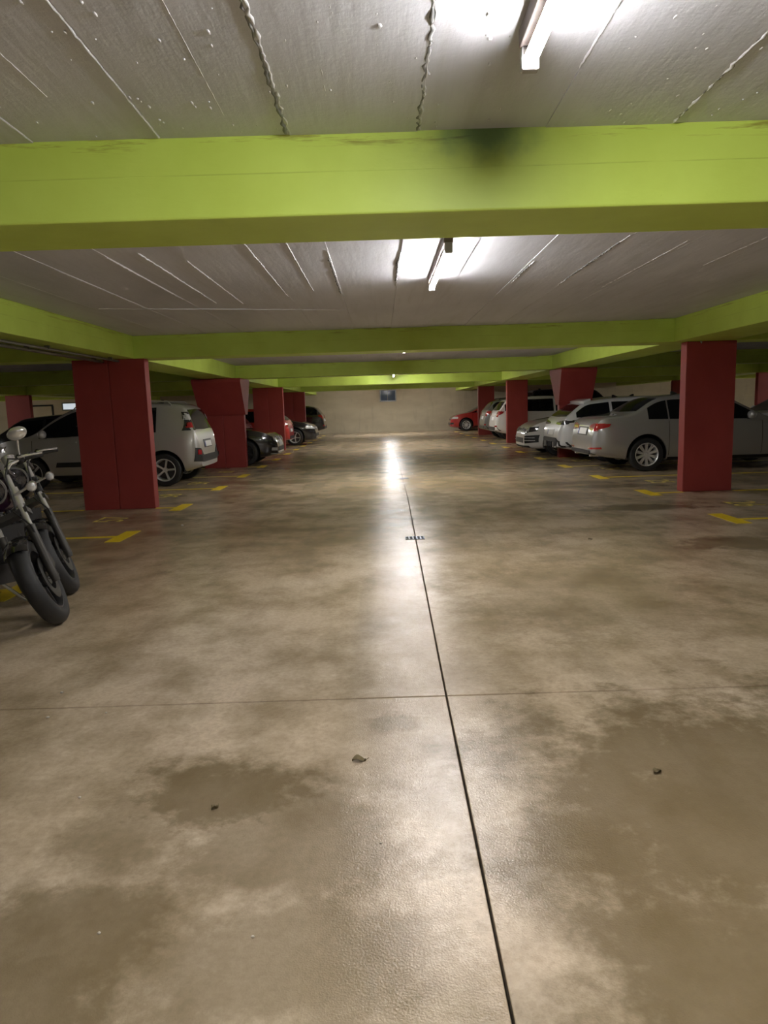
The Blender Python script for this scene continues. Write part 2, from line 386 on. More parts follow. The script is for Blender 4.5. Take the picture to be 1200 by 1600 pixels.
# second bay
for x, ya, yb, dk in [(-1.92, 5.3, 7.3, 0), (-1.40, 5.5, 7.7, 0), (-0.88, 5.0, 7.3, 0), (-0.34, 5.3, 7.5, 1), (0.185, 5.4, 6.9, 1), (1.27, 5.9, 6.9, 1),
                      (1.755, 5.1, 7.1, 1), (2.25, 5.3, 7.3, 0), (2.80, 5.2, 6.3, 0), (-2.45, 5.6, 8.2, 0), (-1.66, 5.2, 7.6, 0), (-0.6, 4.8, 7.0, 0)]:
    ridge(x, ya, yb, 0.0055, 0.004, 'seam')
    if dk: ridge(x - 0.008, ya + .2, yb - .3, 0.007, 0.005, 'seam_dark')
mb = MB()
for i in range(16): mb.tube([(-2.92 + i * .16, 7.72 + i * .042, CEIL), (-2.92 + (i + 1) * .16, 7.72 + (i + 1) * .042, CEIL)], 0.006 + .003 * random.random(), 5)
mb.build('seam_ridge', 'seam', ceiling, ang=80)
# drips and splashes of paint
mb = MB()
for i in range(260):
    x, y = random.uniform(-1.7, 1.7), random.uniform(1.2, 3.1); r = random.uniform(0.002, 0.0055) * (2.0 if random.random() < .05 else 1)
    mb.sphere((x, y, CEIL - 0.002), (r, r * random.uniform(.8, 3.5), r * .9), 6, 4)
sp = mb.build('paint_drips', 'seam', ceiling); sp['kind'] = 'stuff'

# ------------------------------------------------------------------ walls
def slab_wall(name, x0, x1, y0, y1):
    return struct(MB().box(x0, x1, y0, y1, 0, CEIL + .3).build(name, 'wall', smooth=False))
wall_back = struct(MB().box(X0, X1, YW + 0.02, YW + 0.3, 0, CEIL + .3).build('wall_back', 'wall', smooth=False))
cols = [X0] + [3.55 + 2.64 * k for k in range(-10, 8)] + [X1]
for a, b in zip(cols[:-1], cols[1:]):
    for z0, z1 in ((0, 0.70), (0.70, 1.39), (1.39, 2.05), (2.05, CEIL + .012)):
        MB().box(a + .003, b - .003, YW + random.uniform(-.003, .003), YW + .03, z0 + (.005 if z0 else 0), z1 - .005).build('panel', 'wall', wall_back, smooth=False)
slab_wall('wall_left', X0 - .3, X0, YB, YW); slab_wall('wall_right', X1, X1 + .3, YB, YW); slab_wall('wall_front', X0, X1, YB - .3, YB)

# small dark window high on the back wall
def wall_window(name, x0, x1, z0, z1, pane, y=YW - 0.005):
    fr = MB(); t = 0.06
    fr.box(x0 - t, x1 + t, y - .05, y + .02, z1, z1 + t).box(x0 - t, x1 + t, y - .05, y + .02, z0 - t, z0)
    fr.box(x0 - t, x0, y - .05, y + .02, z0, z1).box(x1, x1 + t, y - .05, y + .02, z0, z1)
    o = struct(fr.build(name, 'steel', smooth=False))
    MB().box(x0, x1, y - .015, y + .005, z0, z1).build('pane', pane, o, smooth=False)
    return o
w1 = wall_window('window_1', 0.07, 0.87, 1.74, 2.28, 'window_glass')
MB().box(0.44, 0.46, YW - .035, YW - .01, 1.74, 2.28).build('mullion', 'steel', w1, smooth=False)
w2 = wall_window('window_2', -17.62, -16.55, 1.80, 2.12, 'lit_window')
# framed service hatch on the far left of the back wall
d1 = struct(MB().box(-19.5, -18.25, YW - .05, YW - .01, 0, 2.0).build('door_1', 'wall', smooth=False))
MB().box(-19.58, -18.17, YW - .07, YW - .012, 2.0, 2.09).box(-18.25, -18.15, YW - .07, YW - .012, 0, 2.0).box(-19.6, -19.5, YW - .07, YW - .012, 0, 2.0).build('door_frame', 'dark', d1, smooth=False)
MB().box(-18.42, -18.36, YW - .09, YW - .045, .98, 1.10).build('door_handle', 'steel', d1, smooth=False)

# ------------------------------------------------------------------ beams
ROWS = [Y1 + SP * k for k in range(-1, 4)]     # 3.115 ... 32.3
beam_lab = ['wide lime green cross beam with dark sooty patch, nearest overhead', 'lime green cross beam resting on the two nearest red pillars',
            'third lime green cross beam, over the pillars with flared heads', 'brightly lit yellow-green fourth cross beam with small lamp glow above',
            'farthest lime green cross beam, just before the cream back wall']
for i, y in enumerate(ROWS):
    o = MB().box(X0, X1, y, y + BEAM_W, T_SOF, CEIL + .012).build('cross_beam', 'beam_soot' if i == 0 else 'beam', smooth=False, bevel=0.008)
    tag(o, beam_lab[i], 'beam', 'cross beams')
LONG = [(-4.22, -3.50, 'left', 'beside the aisle on the left pillar row'), (4.25, 5.05, 'right', 'beside the aisle on the right pillar row'),
        (-13.0, -12.2, 'far left', 'over the far left pillar row'), (13.2, 14.0, 'far right', 'over the far right pillar row')]
segs = [(-4.19 + BEAM_W, 3.115), (3.115 + BEAM_W, Y1), (Y1 + BEAM_W, Y1 + SP), (Y1 + SP + BEAM_W, Y1 + 2 * SP), (Y1 + 2 * SP + BEAM_W, Y1 + 3 * SP), (Y1 + 3 * SP + BEAM_W, YW)]
seg_txt = ['overhead behind the nearest cross beam', 'between first and second cross beams', 'between second and third cross beams', 'between third and fourth cross beams', 'between fourth and fifth cross beams', 'between fifth cross beam and back wall']
for (xa, xb, sd, txt) in LONG:
    for i, (ya, yb) in enumerate(segs):
        if i == 0: continue
        o = MB().box(xa, xb, ya, yb, T_SOF + 0.003, CEIL + .012).build('long_beam', 'beam', smooth=False, bevel=0.006)
        tag(o, 'lime green lengthwise beam %s, %s' % (txt.replace('beside the aisle ', ''), seg_txt[i]), 'beam', 'lengthwise beams')
# pipes slung under the left lengthwise beam
for px, pr, tx in ((-3.72, 0.016, 'thin dark conduit pipe under left green beam, aisle side'), (-3.95, 0.022, 'thicker dark conduit pipe under left green beam, bay side')):
    o = MB().tube([(px, 3.7, T_SOF - .03), (px, 10.40, T_SOF - .03)], pr, 8).build('conduit_pipe', 'steel')
    tag(o, tx, 'pipe')
    for yy in (4.2, 6.2, 8.2, 10.1):
        MB().box(px - .03, px + .03, yy - .012, yy + .012, T_SOF - .035, T_SOF + .006).build('pipe_clip', 'steel', o, smooth=False)

# ------------------------------------------------------------------ pillars
def pillar(x0, x1, y, label, corbel=0, seam=True):
    o = thing('pillar', label, 'pillar', ((x0 + x1) / 2, y + PT / 2, 0), 0, 'red pillars')
    hw, ht = (x1 - x0) / 2, PT / 2
    if seam:
        MB().box(-hw, -0.006, -ht, ht, 0, T_SOF).build('shaft_panel', 'pillar', o, smooth=False, bevel=0.008)
        MB().box(0.004, hw, -ht + .004, ht, 0, T_SOF).build('shaft_panel', 'pillar', o, smooth=False, bevel=0.008)
        MB().box(-hw + .05, hw - .05, -ht + .02, ht - .02, 0.01, T_SOF).build('core', 'pillar', o, smooth=False)
    else:
        MB().box(-hw, hw, -ht, ht, 0, T_SOF).build('shaft', 'pillar', o, smooth=False, bevel=0.01)
    if corbel:
        zt, zb = T_SOF, 1.30
        b = [(-hw - .03, -ht - .05, zb), (hw + .05, -ht - .05, zb), (hw + .05, ht + .05, zb), (-hw - .03, ht + .05, zb)]
        m_ = [(-hw - .08, -ht - .50, zt - .09), (hw + .05, -ht - .50, zt - .09), (hw + .05, ht + .50, zt - .09), (-hw - .08, ht + .50, zt - .09)]
        t = [(x, yy, zt - .001) for x, yy, z in m_]
        MB().hexa(b, m_).hexa(m_, t).build('flared_head', 'pillar', o, smooth=False, bevel=0.006)
    return o
sides = ['nearest red pillar on the left, beside the silver people carrier', 'left red pillar with a flared head, second from camera', 'third red pillar on the left, behind the black saloon', 'farthest red pillar on the left, near the back wall']
sides_r = ['nearest red pillar on the right, in front of silver saloon', 'right red pillar with a flared head, behind the pale estate', 'third red pillar on the right, between white cars', 'farthest red pillar on the right, beside the red car']
for k in range(4):
    y = Y1 + SP * k
    pillar(XL - PW_L, XL, y + .0, sides[k], k == 1)
    pillar(XR, XR + PW_R, y + .0, sides_r[k], k == 1, False)
far = [(-12.98, -12.14, 2, 'distant red pillar on far left, seen over motorcycle mirror'), (-12.98, -12.14, 3, 'distant red pillar on far left, last before back wall'),
       (13.17, 13.95, 2, 'distant red pillar at the right edge of the picture'), (13.17, 13.95, 3, 'distant red pillar just beside the nearest right pillar')]
for xa, xb, k, lb in far: pillar(xa, xb, Y1 + SP * k, lb, 0, False)

# small hook on the beam above the nearest right pillar
o = MB().tube([(4.62, Y1 - .012, T_SOF + .04), (4.62, Y1 - .02, T_SOF - .01), (4.62, Y1 - .045, T_SOF - .03), (4.62, Y1 - .06, T_SOF - .005)], .006, 6).build('wall_hook', 'alloy')
tag(o, 'small bright hook on beam above nearest right pillar', 'hook')

# ------------------------------------------------------------------ lamps
def lamp(x, ya, yb, label, s=1.0):
    key = 'tube_%.1f' % s
    if key not in M: M[key] = emit_mat('lit_tube_%.1f' % s, (1.0, 0.972, 0.955), TUBE_STRENGTH * s)
    o = thing('tube_lamp', label, 'lamp', (x, (ya + yb) / 2, CEIL), 0, 'fluorescent tube lamps')
    h = (yb - ya) / 2
    MB().box(-.032, .032, -h, h, -.052, .004).build('housing', 'housing', o, smooth=False, bevel=0.004)
    for s in (-1, 1):
        MB().box(-.027, .027, s * (h - .004) - .018, s * (h - .004) + .018, -.118, -.05).build('end_socket', 'socket', o, smooth=False, bevel=0.006)
    # LED tube: glowing lower part of the round, opaque aluminium back above it
    def arc(a0, a1, r0, r1, n=14):
        vs_ = []; fs_ = []
        for k in range(n + 1):
            a = a0 + (a1 - a0) * k / n
            for rr in (r0, r1):
                for yy in (-h + .02, h - .02): vs_.append((rr * math.cos(a), yy, -.088 + rr * math.sin(a)))
        for k in range(n):
            q = 4 * k
            fs_ += [(q, q + 1, q + 5, q + 4), (q + 2, q + 6, q + 7, q + 3), (q, q + 4, q + 6, q + 2), (q + 1, q + 3, q + 7, q + 5)]
        q = 4 * n; fs_ += [(0, 2, 3, 1), (q, q + 1, q + 3, q + 2)]
        return MB().add(vs_, fs_)
    tb = arc(R(180 - TUBE_UP), R(360 + TUBE_UP), .017, .021).build('tube', key, o)
    arc(R(TUBE_UP) + .01, R(180 - TUBE_UP) - .01, .015, .0205).build('tube_back', 'alloy', tb)
    for s in (-.5, .5):
        MB().box(-.024, .024, s * h - .01, s * h + .01, -.066, -.05).build('clip', 'housing', o, smooth=False)
lamp_txt = ['lit tube lamp behind the camera over the aisle', 'lit tube lamp on ceiling before the nearest green beam', 'lit tube lamp between first and second green beams',
            'lit tube lamp over aisle between second and third beams', 'distant lit tube lamp glowing before the fourth beam', 'lit tube lamp hidden behind the fourth beam over the aisle', 'lit tube lamp near back wall over aisle']
for (x, ya, yb, s), t in zip(LAMPS, lamp_txt): lamp(x, ya, yb, t, s)
for i, (x, ya, yb, s) in enumerate(ADDED_SIDE_LAMPS):
    lamp(x, ya, yb, 'lit tube lamp over the far %s aisle, %s' % ('left' if x < 0 else 'right', ['middle one', 'by the back wall', 'nearest one'][i % 3]), s)

# ------------------------------------------------------------------ floor drains
def drain(x, y, w_, d_, label):
    o = thing('floor_drain', label, 'drain', (x, y, 0), 0.01)
    MB().box(-w_ / 2, w_ / 2, -d_ / 2, d_ / 2, .0005, .0025).build('pit', 'void', o, smooth=False)
    fr = MB(); t = .012
    fr.box(-w_ / 2, w_ / 2, -d_ / 2, -d_ / 2 + t, .001, .006).box(-w_ / 2, w_ / 2, d_ / 2 - t, d_ / 2, .001, .006)
    fr.box(-w_ / 2, -w_ / 2 + t, -d_ / 2, d_ / 2, .001, .006).box(w_ / 2 - t, w_ / 2, -d_ / 2, d_ / 2, .001, .006).build('frame', 'iron', o, smooth=False)
    n = 5
    for i in range(1, n):
        xx = -w_ / 2 + w_ * i / n
        MB().box(xx - .007, xx + .007, -d_ / 2 + t, d_ / 2 - t, .002, .006).build('bar', 'steel', o, smooth=False)
drain(0.325, 7.35, 0.20, 0.16, 'iron floor drain grate on the centre joint, nearest')
drain(0.425, 13.70, 0.17, 0.17, 'small iron floor drain grate farther along centre joint')

# ------------------------------------------------------------------ bay markings
def text_mesh(body):
    cu = bpy.data.curves.new('digits', 'FONT'); cu.body = body; cu.align_x = 'CENTER'; cu.align_y = 'CENTER'; cu.size = 1.0; cu.extrude = 0.0; cu.offset = 0.0
    t = bpy.data.objects.new('digits', cu); COL.objects.link(t)
    me = eval_mesh(t); bpy.data.objects.remove(t); bpy.data.curves.remove(cu)
    return me
BAYS_L = [8.02, 10.42, 12.94, 15.30, 17.74, 20.2, 22.6, 25.0, 27.45, 29.9, 32.3, 34.75, 37.2]
BAYS_R = [7.90, 10.38, 12.76, 15.15, 17.55, 20.1, 22.5, 24.95, 27.4, 29.85, 32.25, 34.7, 37.15]
ordn = ['first', 'second', 'third', 'fourth', 'fifth', 'sixth', 'seventh', 'eighth', 'ninth', 'tenth', 'eleventh', 'twelfth', 'thirteenth']
for side, ys in ((-1, BAYS_L), (1, BAYS_R)):
    xe = -2.98 if side < 0 else 3.93
    for i, y in enumerate([5.6] + ys):
        if i == 0 and side > 0: continue
        o = thing('bay_marking', 'yellow bay line with %s end bar on %s, %s' % ('T-shaped', 'left' if side < 0 else 'right', 'under the motorcycles' if i == 0 else ordn[i - 1] + ' from camera'), 'floor marking', (xe, y, 0), 0, 'bay lines')
        sx = side
        at_pillar = min(abs(y - (Y1 + SP * q + .1)) for q in range(4)) < .2
        runs = [(0, 4.6)]
        if at_pillar: runs = [(0, (XL + 2.985 if side < 0 else XR - 3.935) * sx), ((-XL + PW_L - 2.97) if side < 0 else (XR + PW_R - 3.92), 4.6)]
        for ra, rb in runs: MB().box(min(ra * sx, rb * sx), max(ra * sx, rb * sx), -.045, .045, .0005, .0030).build('line', 'faded' if i > 3 else 'yellow', o, smooth=False)
        yo = 0 if side < 0 else 0.06
        MB().box(-.085, .085, -.34 + yo, .36 + yo, .0008, .0042).build('end_bar', 'yellow', o, smooth=False)
nums_l = [(9.40, '57'), (11.98, '58'), (14.02, '59'), (16.5, '60')]
nums_r = [(9.05, '26'), (11.85, '25'), (14.35, '24'), (16.6, '23')]
for side, lst in ((-1, nums_l), (1, nums_r)):
    for i, (y, b) in enumerate(lst):
        me = text_mesh(b)
        sx = 0.62
        ctr = -3.60 if side < 0 else 4.64
        if side < 0: fn = lambda v: (-v.y * 0.56, v.x * 0.48, 0)
        else: fn = lambda v: (v.y * 0.56, -v.x * 0.48, 0)
        for v in me.vertices: v.co = fn(v.co)
        o = link('bay_number', me, 'faded'); o.location = (ctr, y, .0025)
        tag(o, 'faded yellow bay number painted on floor at %s, %s from camera' % ('left' if side < 0 else 'right', ordn[i]), 'floor marking', 'bay numbers')

# ------------------------------------------------------------------ cars
def interp(pts, x):
    if x <= pts[0][0]: return pts[0][1]
    for (a, va), (b, vb) in zip(pts[:-1], pts[1:]):
        if x <= b: return va + (vb - va) * (x - a) / max(1e-9, b - a)
    return pts[-1][1]
def sinterp(pts, x):
    """smooth (cosine-free Catmull) interpolation"""
    if x <= pts[0][0]: return pts[0][1]
    n = len(pts)
    for i in range(n - 1):
        a, b = pts[i], pts[i + 1]
        if x <= b[0]:
            t = (x - a[0]) / max(1e-9, b[0] - a[0])
            m0 = (b[1] - pts[max(0, i - 1)][1]) / max(1e-9, b[0] - pts[max(0, i - 1)][0])
            m1 = (pts[min(n - 1, i + 2)][1] - a[1]) / max(1e-9, pts[min(n - 1, i + 2)][0] - a[0])
            h = b[0] - a[0]
            return (2 * t**3 - 3 * t**2 + 1) * a[1] + (t**3 - 2 * t**2 + t) * h * m0 + (-2 * t**3 + 3 * t**2) * b[1] + (t**3 - t**2) * h * m1
    return pts[-1][1]

SHAPES = {
    # X from the rear bumper; top silhouette, belt line, wheelbase
    'mpv': dict(L=4.08, W=1.73, top=[(0, .40), (.004, .60), (.03, .80), (.075, 1.00), (.13, 1.14), (.22, 1.42), (.32, 1.53), (.55, 1.575), (1.2, 1.60), (2.0, 1.595), (2.4, 1.53), (2.8, 1.33), (3.15, 1.08), (3.32, 1.015), (3.75, .93), (3.98, .78), (4.06, .60), (4.08, .42)],
                belt=[(0, 1.02), (1.5, 1.0), (3.0, .96), (4.08, .90)], bot=[(0, .34), (.4, .24), (.9, .19), (3.2, .19), (3.8, .22), (4.08, .28)], ax=(0.68, 3.22), wr=.315, th=.36),
    'estate': dict(L=4.73, W=1.84, top=[(0, .42), (.01, .60), (.05, .76), (.10, .90), (.19, 1.03), (.26, 1.09), (.44, 1.23), (.62, 1.345), (.78, 1.385), (1.6, 1.445), (2.3, 1.445), (2.75, 1.375), (3.15, 1.19), (3.5, 1.01), (3.7, .965), (4.25, .88), (4.58, .75), (4.71, .56), (4.73, .42)],
                   belt=[(0, .99), (1.5, .965), (3.3, .93), (4.73, .85)], bot=[(0, .33), (.5, .24), (1.0, .19), (3.8, .18), (4.4, .20), (4.73, .26)], ax=(1.08, 3.90), wr=.33, th=.50),
    'hatch': dict(L=4.27, W=1.79, top=[(0, .40), (.01, .60), (.05, .80), (.10, .96), (.20, 1.12), (.42, 1.34), (.58, 1.40), (1.3, 1.465), (2.0, 1.465), (2.45, 1.38), (2.9, 1.15), (3.15, 1.01), (3.35, .97), (3.85, .87), (4.12, .74), (4.24, .58), (4.27, .42)],
                  belt=[(0, .98), (1.5, .95), (3.0, .93), (4.27, .84)], bot=[(0, .33), (.4, .24), (.9, .18), (3.5, .17), (4.0, .18), (4.27, .24)], ax=(0.82, 3.45), wr=.325, th=.46),
    'suv': dict(L=4.40, W=1.83, top=[(0, .46), (.01, .66), (.05, .86), (.10, 1.04), (.20, 1.20), (.40, 1.46), (.58, 1.53), (1.4, 1.60), (2.1, 1.60), (2.55, 1.50), (3.0, 1.24), (3.2, 1.11), (3.4, 1.07), (3.95, .99), (4.22, .86), (4.37, .66), (4.40, .48)],
                belt=[(0, 1.10), (1.5, 1.05), (3.0, 1.02), (4.4, .95)], bot=[(0, .40), (.4, .30), (.9, .25), (3.5, .24), (4.1, .27), (4.4, .32)], ax=(0.85, 3.50), wr=.345, th=.42),
    'saloon': dict(L=4.66, W=1.82, top=[(0, .42), (.01, .62), (.05, .80), (.12, .98), (.25, 1.05), (.62, 1.09), (.78, 1.13), (1.22, 1.375), (1.55, 1.435), (2.1, 1.455), (2.6, 1.39), (3.05, 1.16), (3.35, .99), (3.6, .945), (4.2, .86), (4.5, .74), (4.64, .56), (4.66, .42)],
                   belt=[(0, .98), (1.5, .96), (3.3, .92), (4.66, .84)], bot=[(0, .33), (.5, .24), (1.0, .18), (3.8, .17), (4.3, .19), (4.66, .25)], ax=(1.02, 3.85), wr=.325, th=.50),
    'van': dict(L=4.6, W=1.90, top=[(0, .46), (.01, .70), (.03, 1.0), (.06, 1.4), (.14, 1.88), (.25, 1.97), (1.5, 2.0), (2.9, 1.98), (3.2, 1.88), (3.6, 1.5), (3.8, 1.22), (4.1, 1.10), (4.4, .95), (4.57, .7), (4.6, .48)],
                belt=[(0, 1.15), (4.6, 1.05)], bot=[(0, .36), (.5, .26), (4.1, .26), (4.6, .32)], ax=(0.9, 3.75), wr=.33, th=.20),
}
BODY_CACHE = {}
def body_mesh(shape):
    if shape in BODY_CACHE: return BODY_CACHE[shape]
    S = SHAPES[shape]; L, W = S['L'], S['W']; top = S['top']
    # stations by arc length along the upper silhouette
    fine = []
    for i in range(1201):
        x = L * i / 1200; fine.append((x, sinterp(top, x)))
    acc = [0]
    for a, b in zip(fine[:-1], fine[1:]): acc.append(acc[-1] + math.hypot(b[0] - a[0], b[1] - a[1]))
    N = 64; st = []; j = 0
    for i in range(N + 1):
        s = acc[-1] * i / N
        while j < len(acc) - 2 and acc[j + 1] < s: j += 1
        t = (s - acc[j]) / max(1e-9, acc[j + 1] - acc[j]); st.append((fine[j][0] + t * (fine[j + 1][0] - fine[j][0]), fine[j][1] + t * (fine[j + 1][1] - fine[j][1])))
    plan = [(0, .76), (.02, .80), (.06, .86), (.14, .915), (.30, .96), (.7, .99), (1.2, 1.0), (L - 1.3, 1.0), (L - .8, .985), (L - .45, .94), (L - .22, .87), (L - .08, .77), (L - .02, .68), (L, .62)]
    rings = []
    for x, zt in st:
        hw = W / 2 * sinterp(plan, x); zb = sinterp(S['bot'], x); zt = max(zt, zb + .08)
        zl = min(interp(S['belt'], x), zt - .015); gh = max(0.0, zt - zl - .06)
        yr = .955 * hw - S['th'] * gh
        body_h = zl - zb
        pts = [(0, zb), (.55 * hw, zb), (.86 * hw, zb + .01), (.955 * hw, zb + .12 * body_h), (.985 * hw, zb + .30 * body_h), (hw, zb + .55 * body_h), (.992 * hw, zb + .76 * body_h),
               (.972 * hw, zb + .91 * body_h), (.955 * hw, zl)]
        e = min(.05, (zt - zl) * .3)
        pts += [(.955 * hw - S['th'] * gh * .33, zl + (zt - e - zl) * .34), (.955 * hw - S['th'] * gh * .68, zl + (zt - e - zl) * .68), (yr, zt - e), (yr - .05 - .2 * e, zt - e * .28), (yr * .62, zt), (0, zt + .008)]
        rings.append([(x, y, z) for y, z in pts] + [(x, -y, z) for y, z in pts[-2:0:-1]])
    n = len(rings[0]); vs = [p for r_ in rings for p in r_]; fs = []
    for i in range(len(rings) - 1):
        for k in range(n): fs.append((i * n + k, i * n + (k + 1) % n, (i + 1) * n + (k + 1) % n, (i + 1) * n + k))
    fs.append(tuple(range(n))); fs.append(tuple((len(rings) - 1) * n + k for k in range(n - 1, -1, -1)))
    mb = MB(); mb.add(vs, fs); me = mb.mesh('body', False)
    tmp = bpy.data.objects.new('tmp', me); COL.objects.link(tmp)
    ss = tmp.modifiers.new('s', 'SUBSURF'); ss.levels = 1
    plain = eval_mesh(tmp)
    cut = MB(); wr = S['wr']
    for ax in S['ax']:
        for sg in (-1, 1):
            cut.tube([(ax, sg * (W / 2 - .30), wr + .01), (ax, sg * (W / 2 + .2), wr + .01)], wr + .058, 40)
    co = bpy.data.objects.new('cut', cut.mesh('cut', False)); COL.objects.link(co)
    bo = tmp.modifiers.new('b', 'BOOLEAN'); bo.object = co; bo.operation = 'DIFFERENCE'; bo.solver = 'EXACT'
    me2 = eval_mesh(tmp); me2.name = 'body_' + shape
    me2.materials.clear()
    me2.shade_smooth(); me2.set_sharp_from_angle(angle=R(38))
    bm = bmesh.new(); bm.from_mesh(plain); bvh = BVHTree.FromBMesh(bm); bm.free()
    bpy.data.objects.remove(tmp); bpy.data.objects.remove(co)
    BODY_CACHE[shape] = (me2, bvh); return BODY_CACHE[shape]

def patch(bvh, lo, hi, axis, eps=.004, thick=.01, nu=10, nv=5, lim=.42, L=4.5):
    """patch laid on the body; lo and hi are polylines in the plane seen along axis:
    'L'/'R' from the sides (x, z), 'B'/'F' from rear and front (y, z), 'T' from above (x, y)"""
    def res(pl, n):
        acc = [0]
        for a, b in zip(pl[:-1], pl[1:]): acc.append(acc[-1] + math.hypot(b[0] - a[0], b[1] - a[1]))
        out = []
        for i in range(n + 1):
            s = acc[-1] * i / n; j = 0
            while j < len(pl) - 2 and acc[j + 1] < s: j += 1
            t = (s - acc[j]) / max(1e-9, acc[j + 1] - acc[j]); out.append((pl[j][0] + t * (pl[j + 1][0] - pl[j][0]), pl[j][1] + t * (pl[j + 1][1] - pl[j][1])))
        return out
    A, B = res(lo, nu), res(hi, nu); outer = []; inner = []
    for v in range(nv + 1):
        t = v / nv
        for (a, b) in zip(A, B):
            p, q = a[0] + (b[0] - a[0]) * t, a[1] + (b[1] - a[1]) * t
            if axis in 'LR':
                s = 1 if axis == 'L' else -1; o, d = Vector((p, 3 * s, q)), Vector((0, -s, 0))
            elif axis in 'BF':
                s = -1 if axis == 'B' else 1; o, d = Vector((-3 if s < 0 else 8, p, q)), Vector((-s, 0, 0))
            else: o, d = Vector((p, q, 5)), Vector((0, 0, -1))
            h, nrm, _, _ = bvh.ray_cast(o, d)
            if axis in 'BF':      # stay on the end of the car: slide inwards rather than land on its flank
                for _k in range(60):
                    if h is not None and (h.x < lim if axis == 'B' else h.x > L - lim): break
                    p *= .985; o = Vector((o.x, p, q)); h, nrm, _, _ = bvh.ray_cast(o, d)
            if h is None:
                h, nrm, _, _ = bvh.find_nearest(Vector((p, 0.9 * (1 if axis == 'L' else -1), q)) if axis in 'LR' else (Vector((0 if axis == 'B' else 4.6, p, q)) if axis in 'BF' else Vector((p, q, 1.4))))
            if nrm.dot(d) > 0: nrm = -nrm
            outer.append(h + nrm * eps); inner.append(h - nrm * thick)
    w_ = nu + 1; n = len(outer); fs = []
    for v in range(nv):
        for u in range(nu):
            a = v * w_ + u; fs.append((a, a + 1, a + w_ + 1, a + w_)); fs.append((n + a, n + a + w_, n + a + w_ + 1, n + a + 1))
    rim_ = [u for u in range(nu + 1)] + [v * w_ + nu for v in range(1, nv + 1)] + [nv * w_ + u for u in range(nu - 1, -1, -1)] + [v * w_ for v in range(nv - 1, 0, -1)]
    for a, b in zip(rim_, rim_[1:] + rim_[:1]): fs.append((a, b, n + b, n + a))
    return MB().add(outer + inner, fs)

def wheel_meshes(r, w_, spokes, twin):
    ty = MB().lathe([(r * .66, -w_ * .42), (r * .70, -w_ * .49), (r * .86, -w_ * .52), (r * .955, -w_ * .46), (r * .995, -w_ * .34), (r, 0), (r * .995, w_ * .34), (r * .955, w_ * .46), (r * .86, w_ * .52), (r * .70, w_ * .49), (r * .66, w_ * .42)], (0, 0, 0), (0, 1, 0), 40, True).mesh('tyre')
    rm = MB().lathe([(r * .70, w_ * .46), (r * .67, w_ * .50), (r * .64, w_ * .46), (r * .60, w_ * .30), (r * .58, -w_ * .40), (r * .64, -w_ * .42), (r * .68, -w_ * .40), (r * .69, w_ * .40)], (0, 0, 0), (0, 1, 0), 40, True)
    rm.lathe([(0.001, w_ * .36), (r * .10, w_ * .36), (r * .15, w_ * .30), (r * .16, w_ * .16), (0.001, w_ * .16)], (0, 0, 0), (0, 1, 0), 20)
    rim = rm.mesh('rim')
    dk = MB().lathe([(0.001, -w_ * .05), (r * .55, -w_ * .05), (r * .55, -w_ * .12), (0.001, -w_ * .12)], (0, 0, 0), (0, 1, 0), 32).mesh('brake_disc')
    sp = MB()
    for off in ((-.055, .055) if twin else (0,)):
        b = []; t = []
        for rr, hw_, yo in ((r * .11, r * .05, w_ * .33), (r * .63, r * (.034 if twin else .062), w_ * .43)):
            o_ = off * (rr / r) * r * 1.6
            b.append((rr, yo, -hw_ + o_)); t.append((rr, yo, hw_ + o_))
        d = w_ * .14
        sp.hexa([(b[0][0], b[0][1] - d, b[0][2]), (b[1][0], b[1][1] - d, b[1][2]), (t[1][0], t[1][1] - d, t[1][2]), (t[0][0], t[0][1] - d, t[0][2])], [b[0], b[1], t[1], t[0]])
    return ty, rim, dk, sp.mesh('spoke', False)

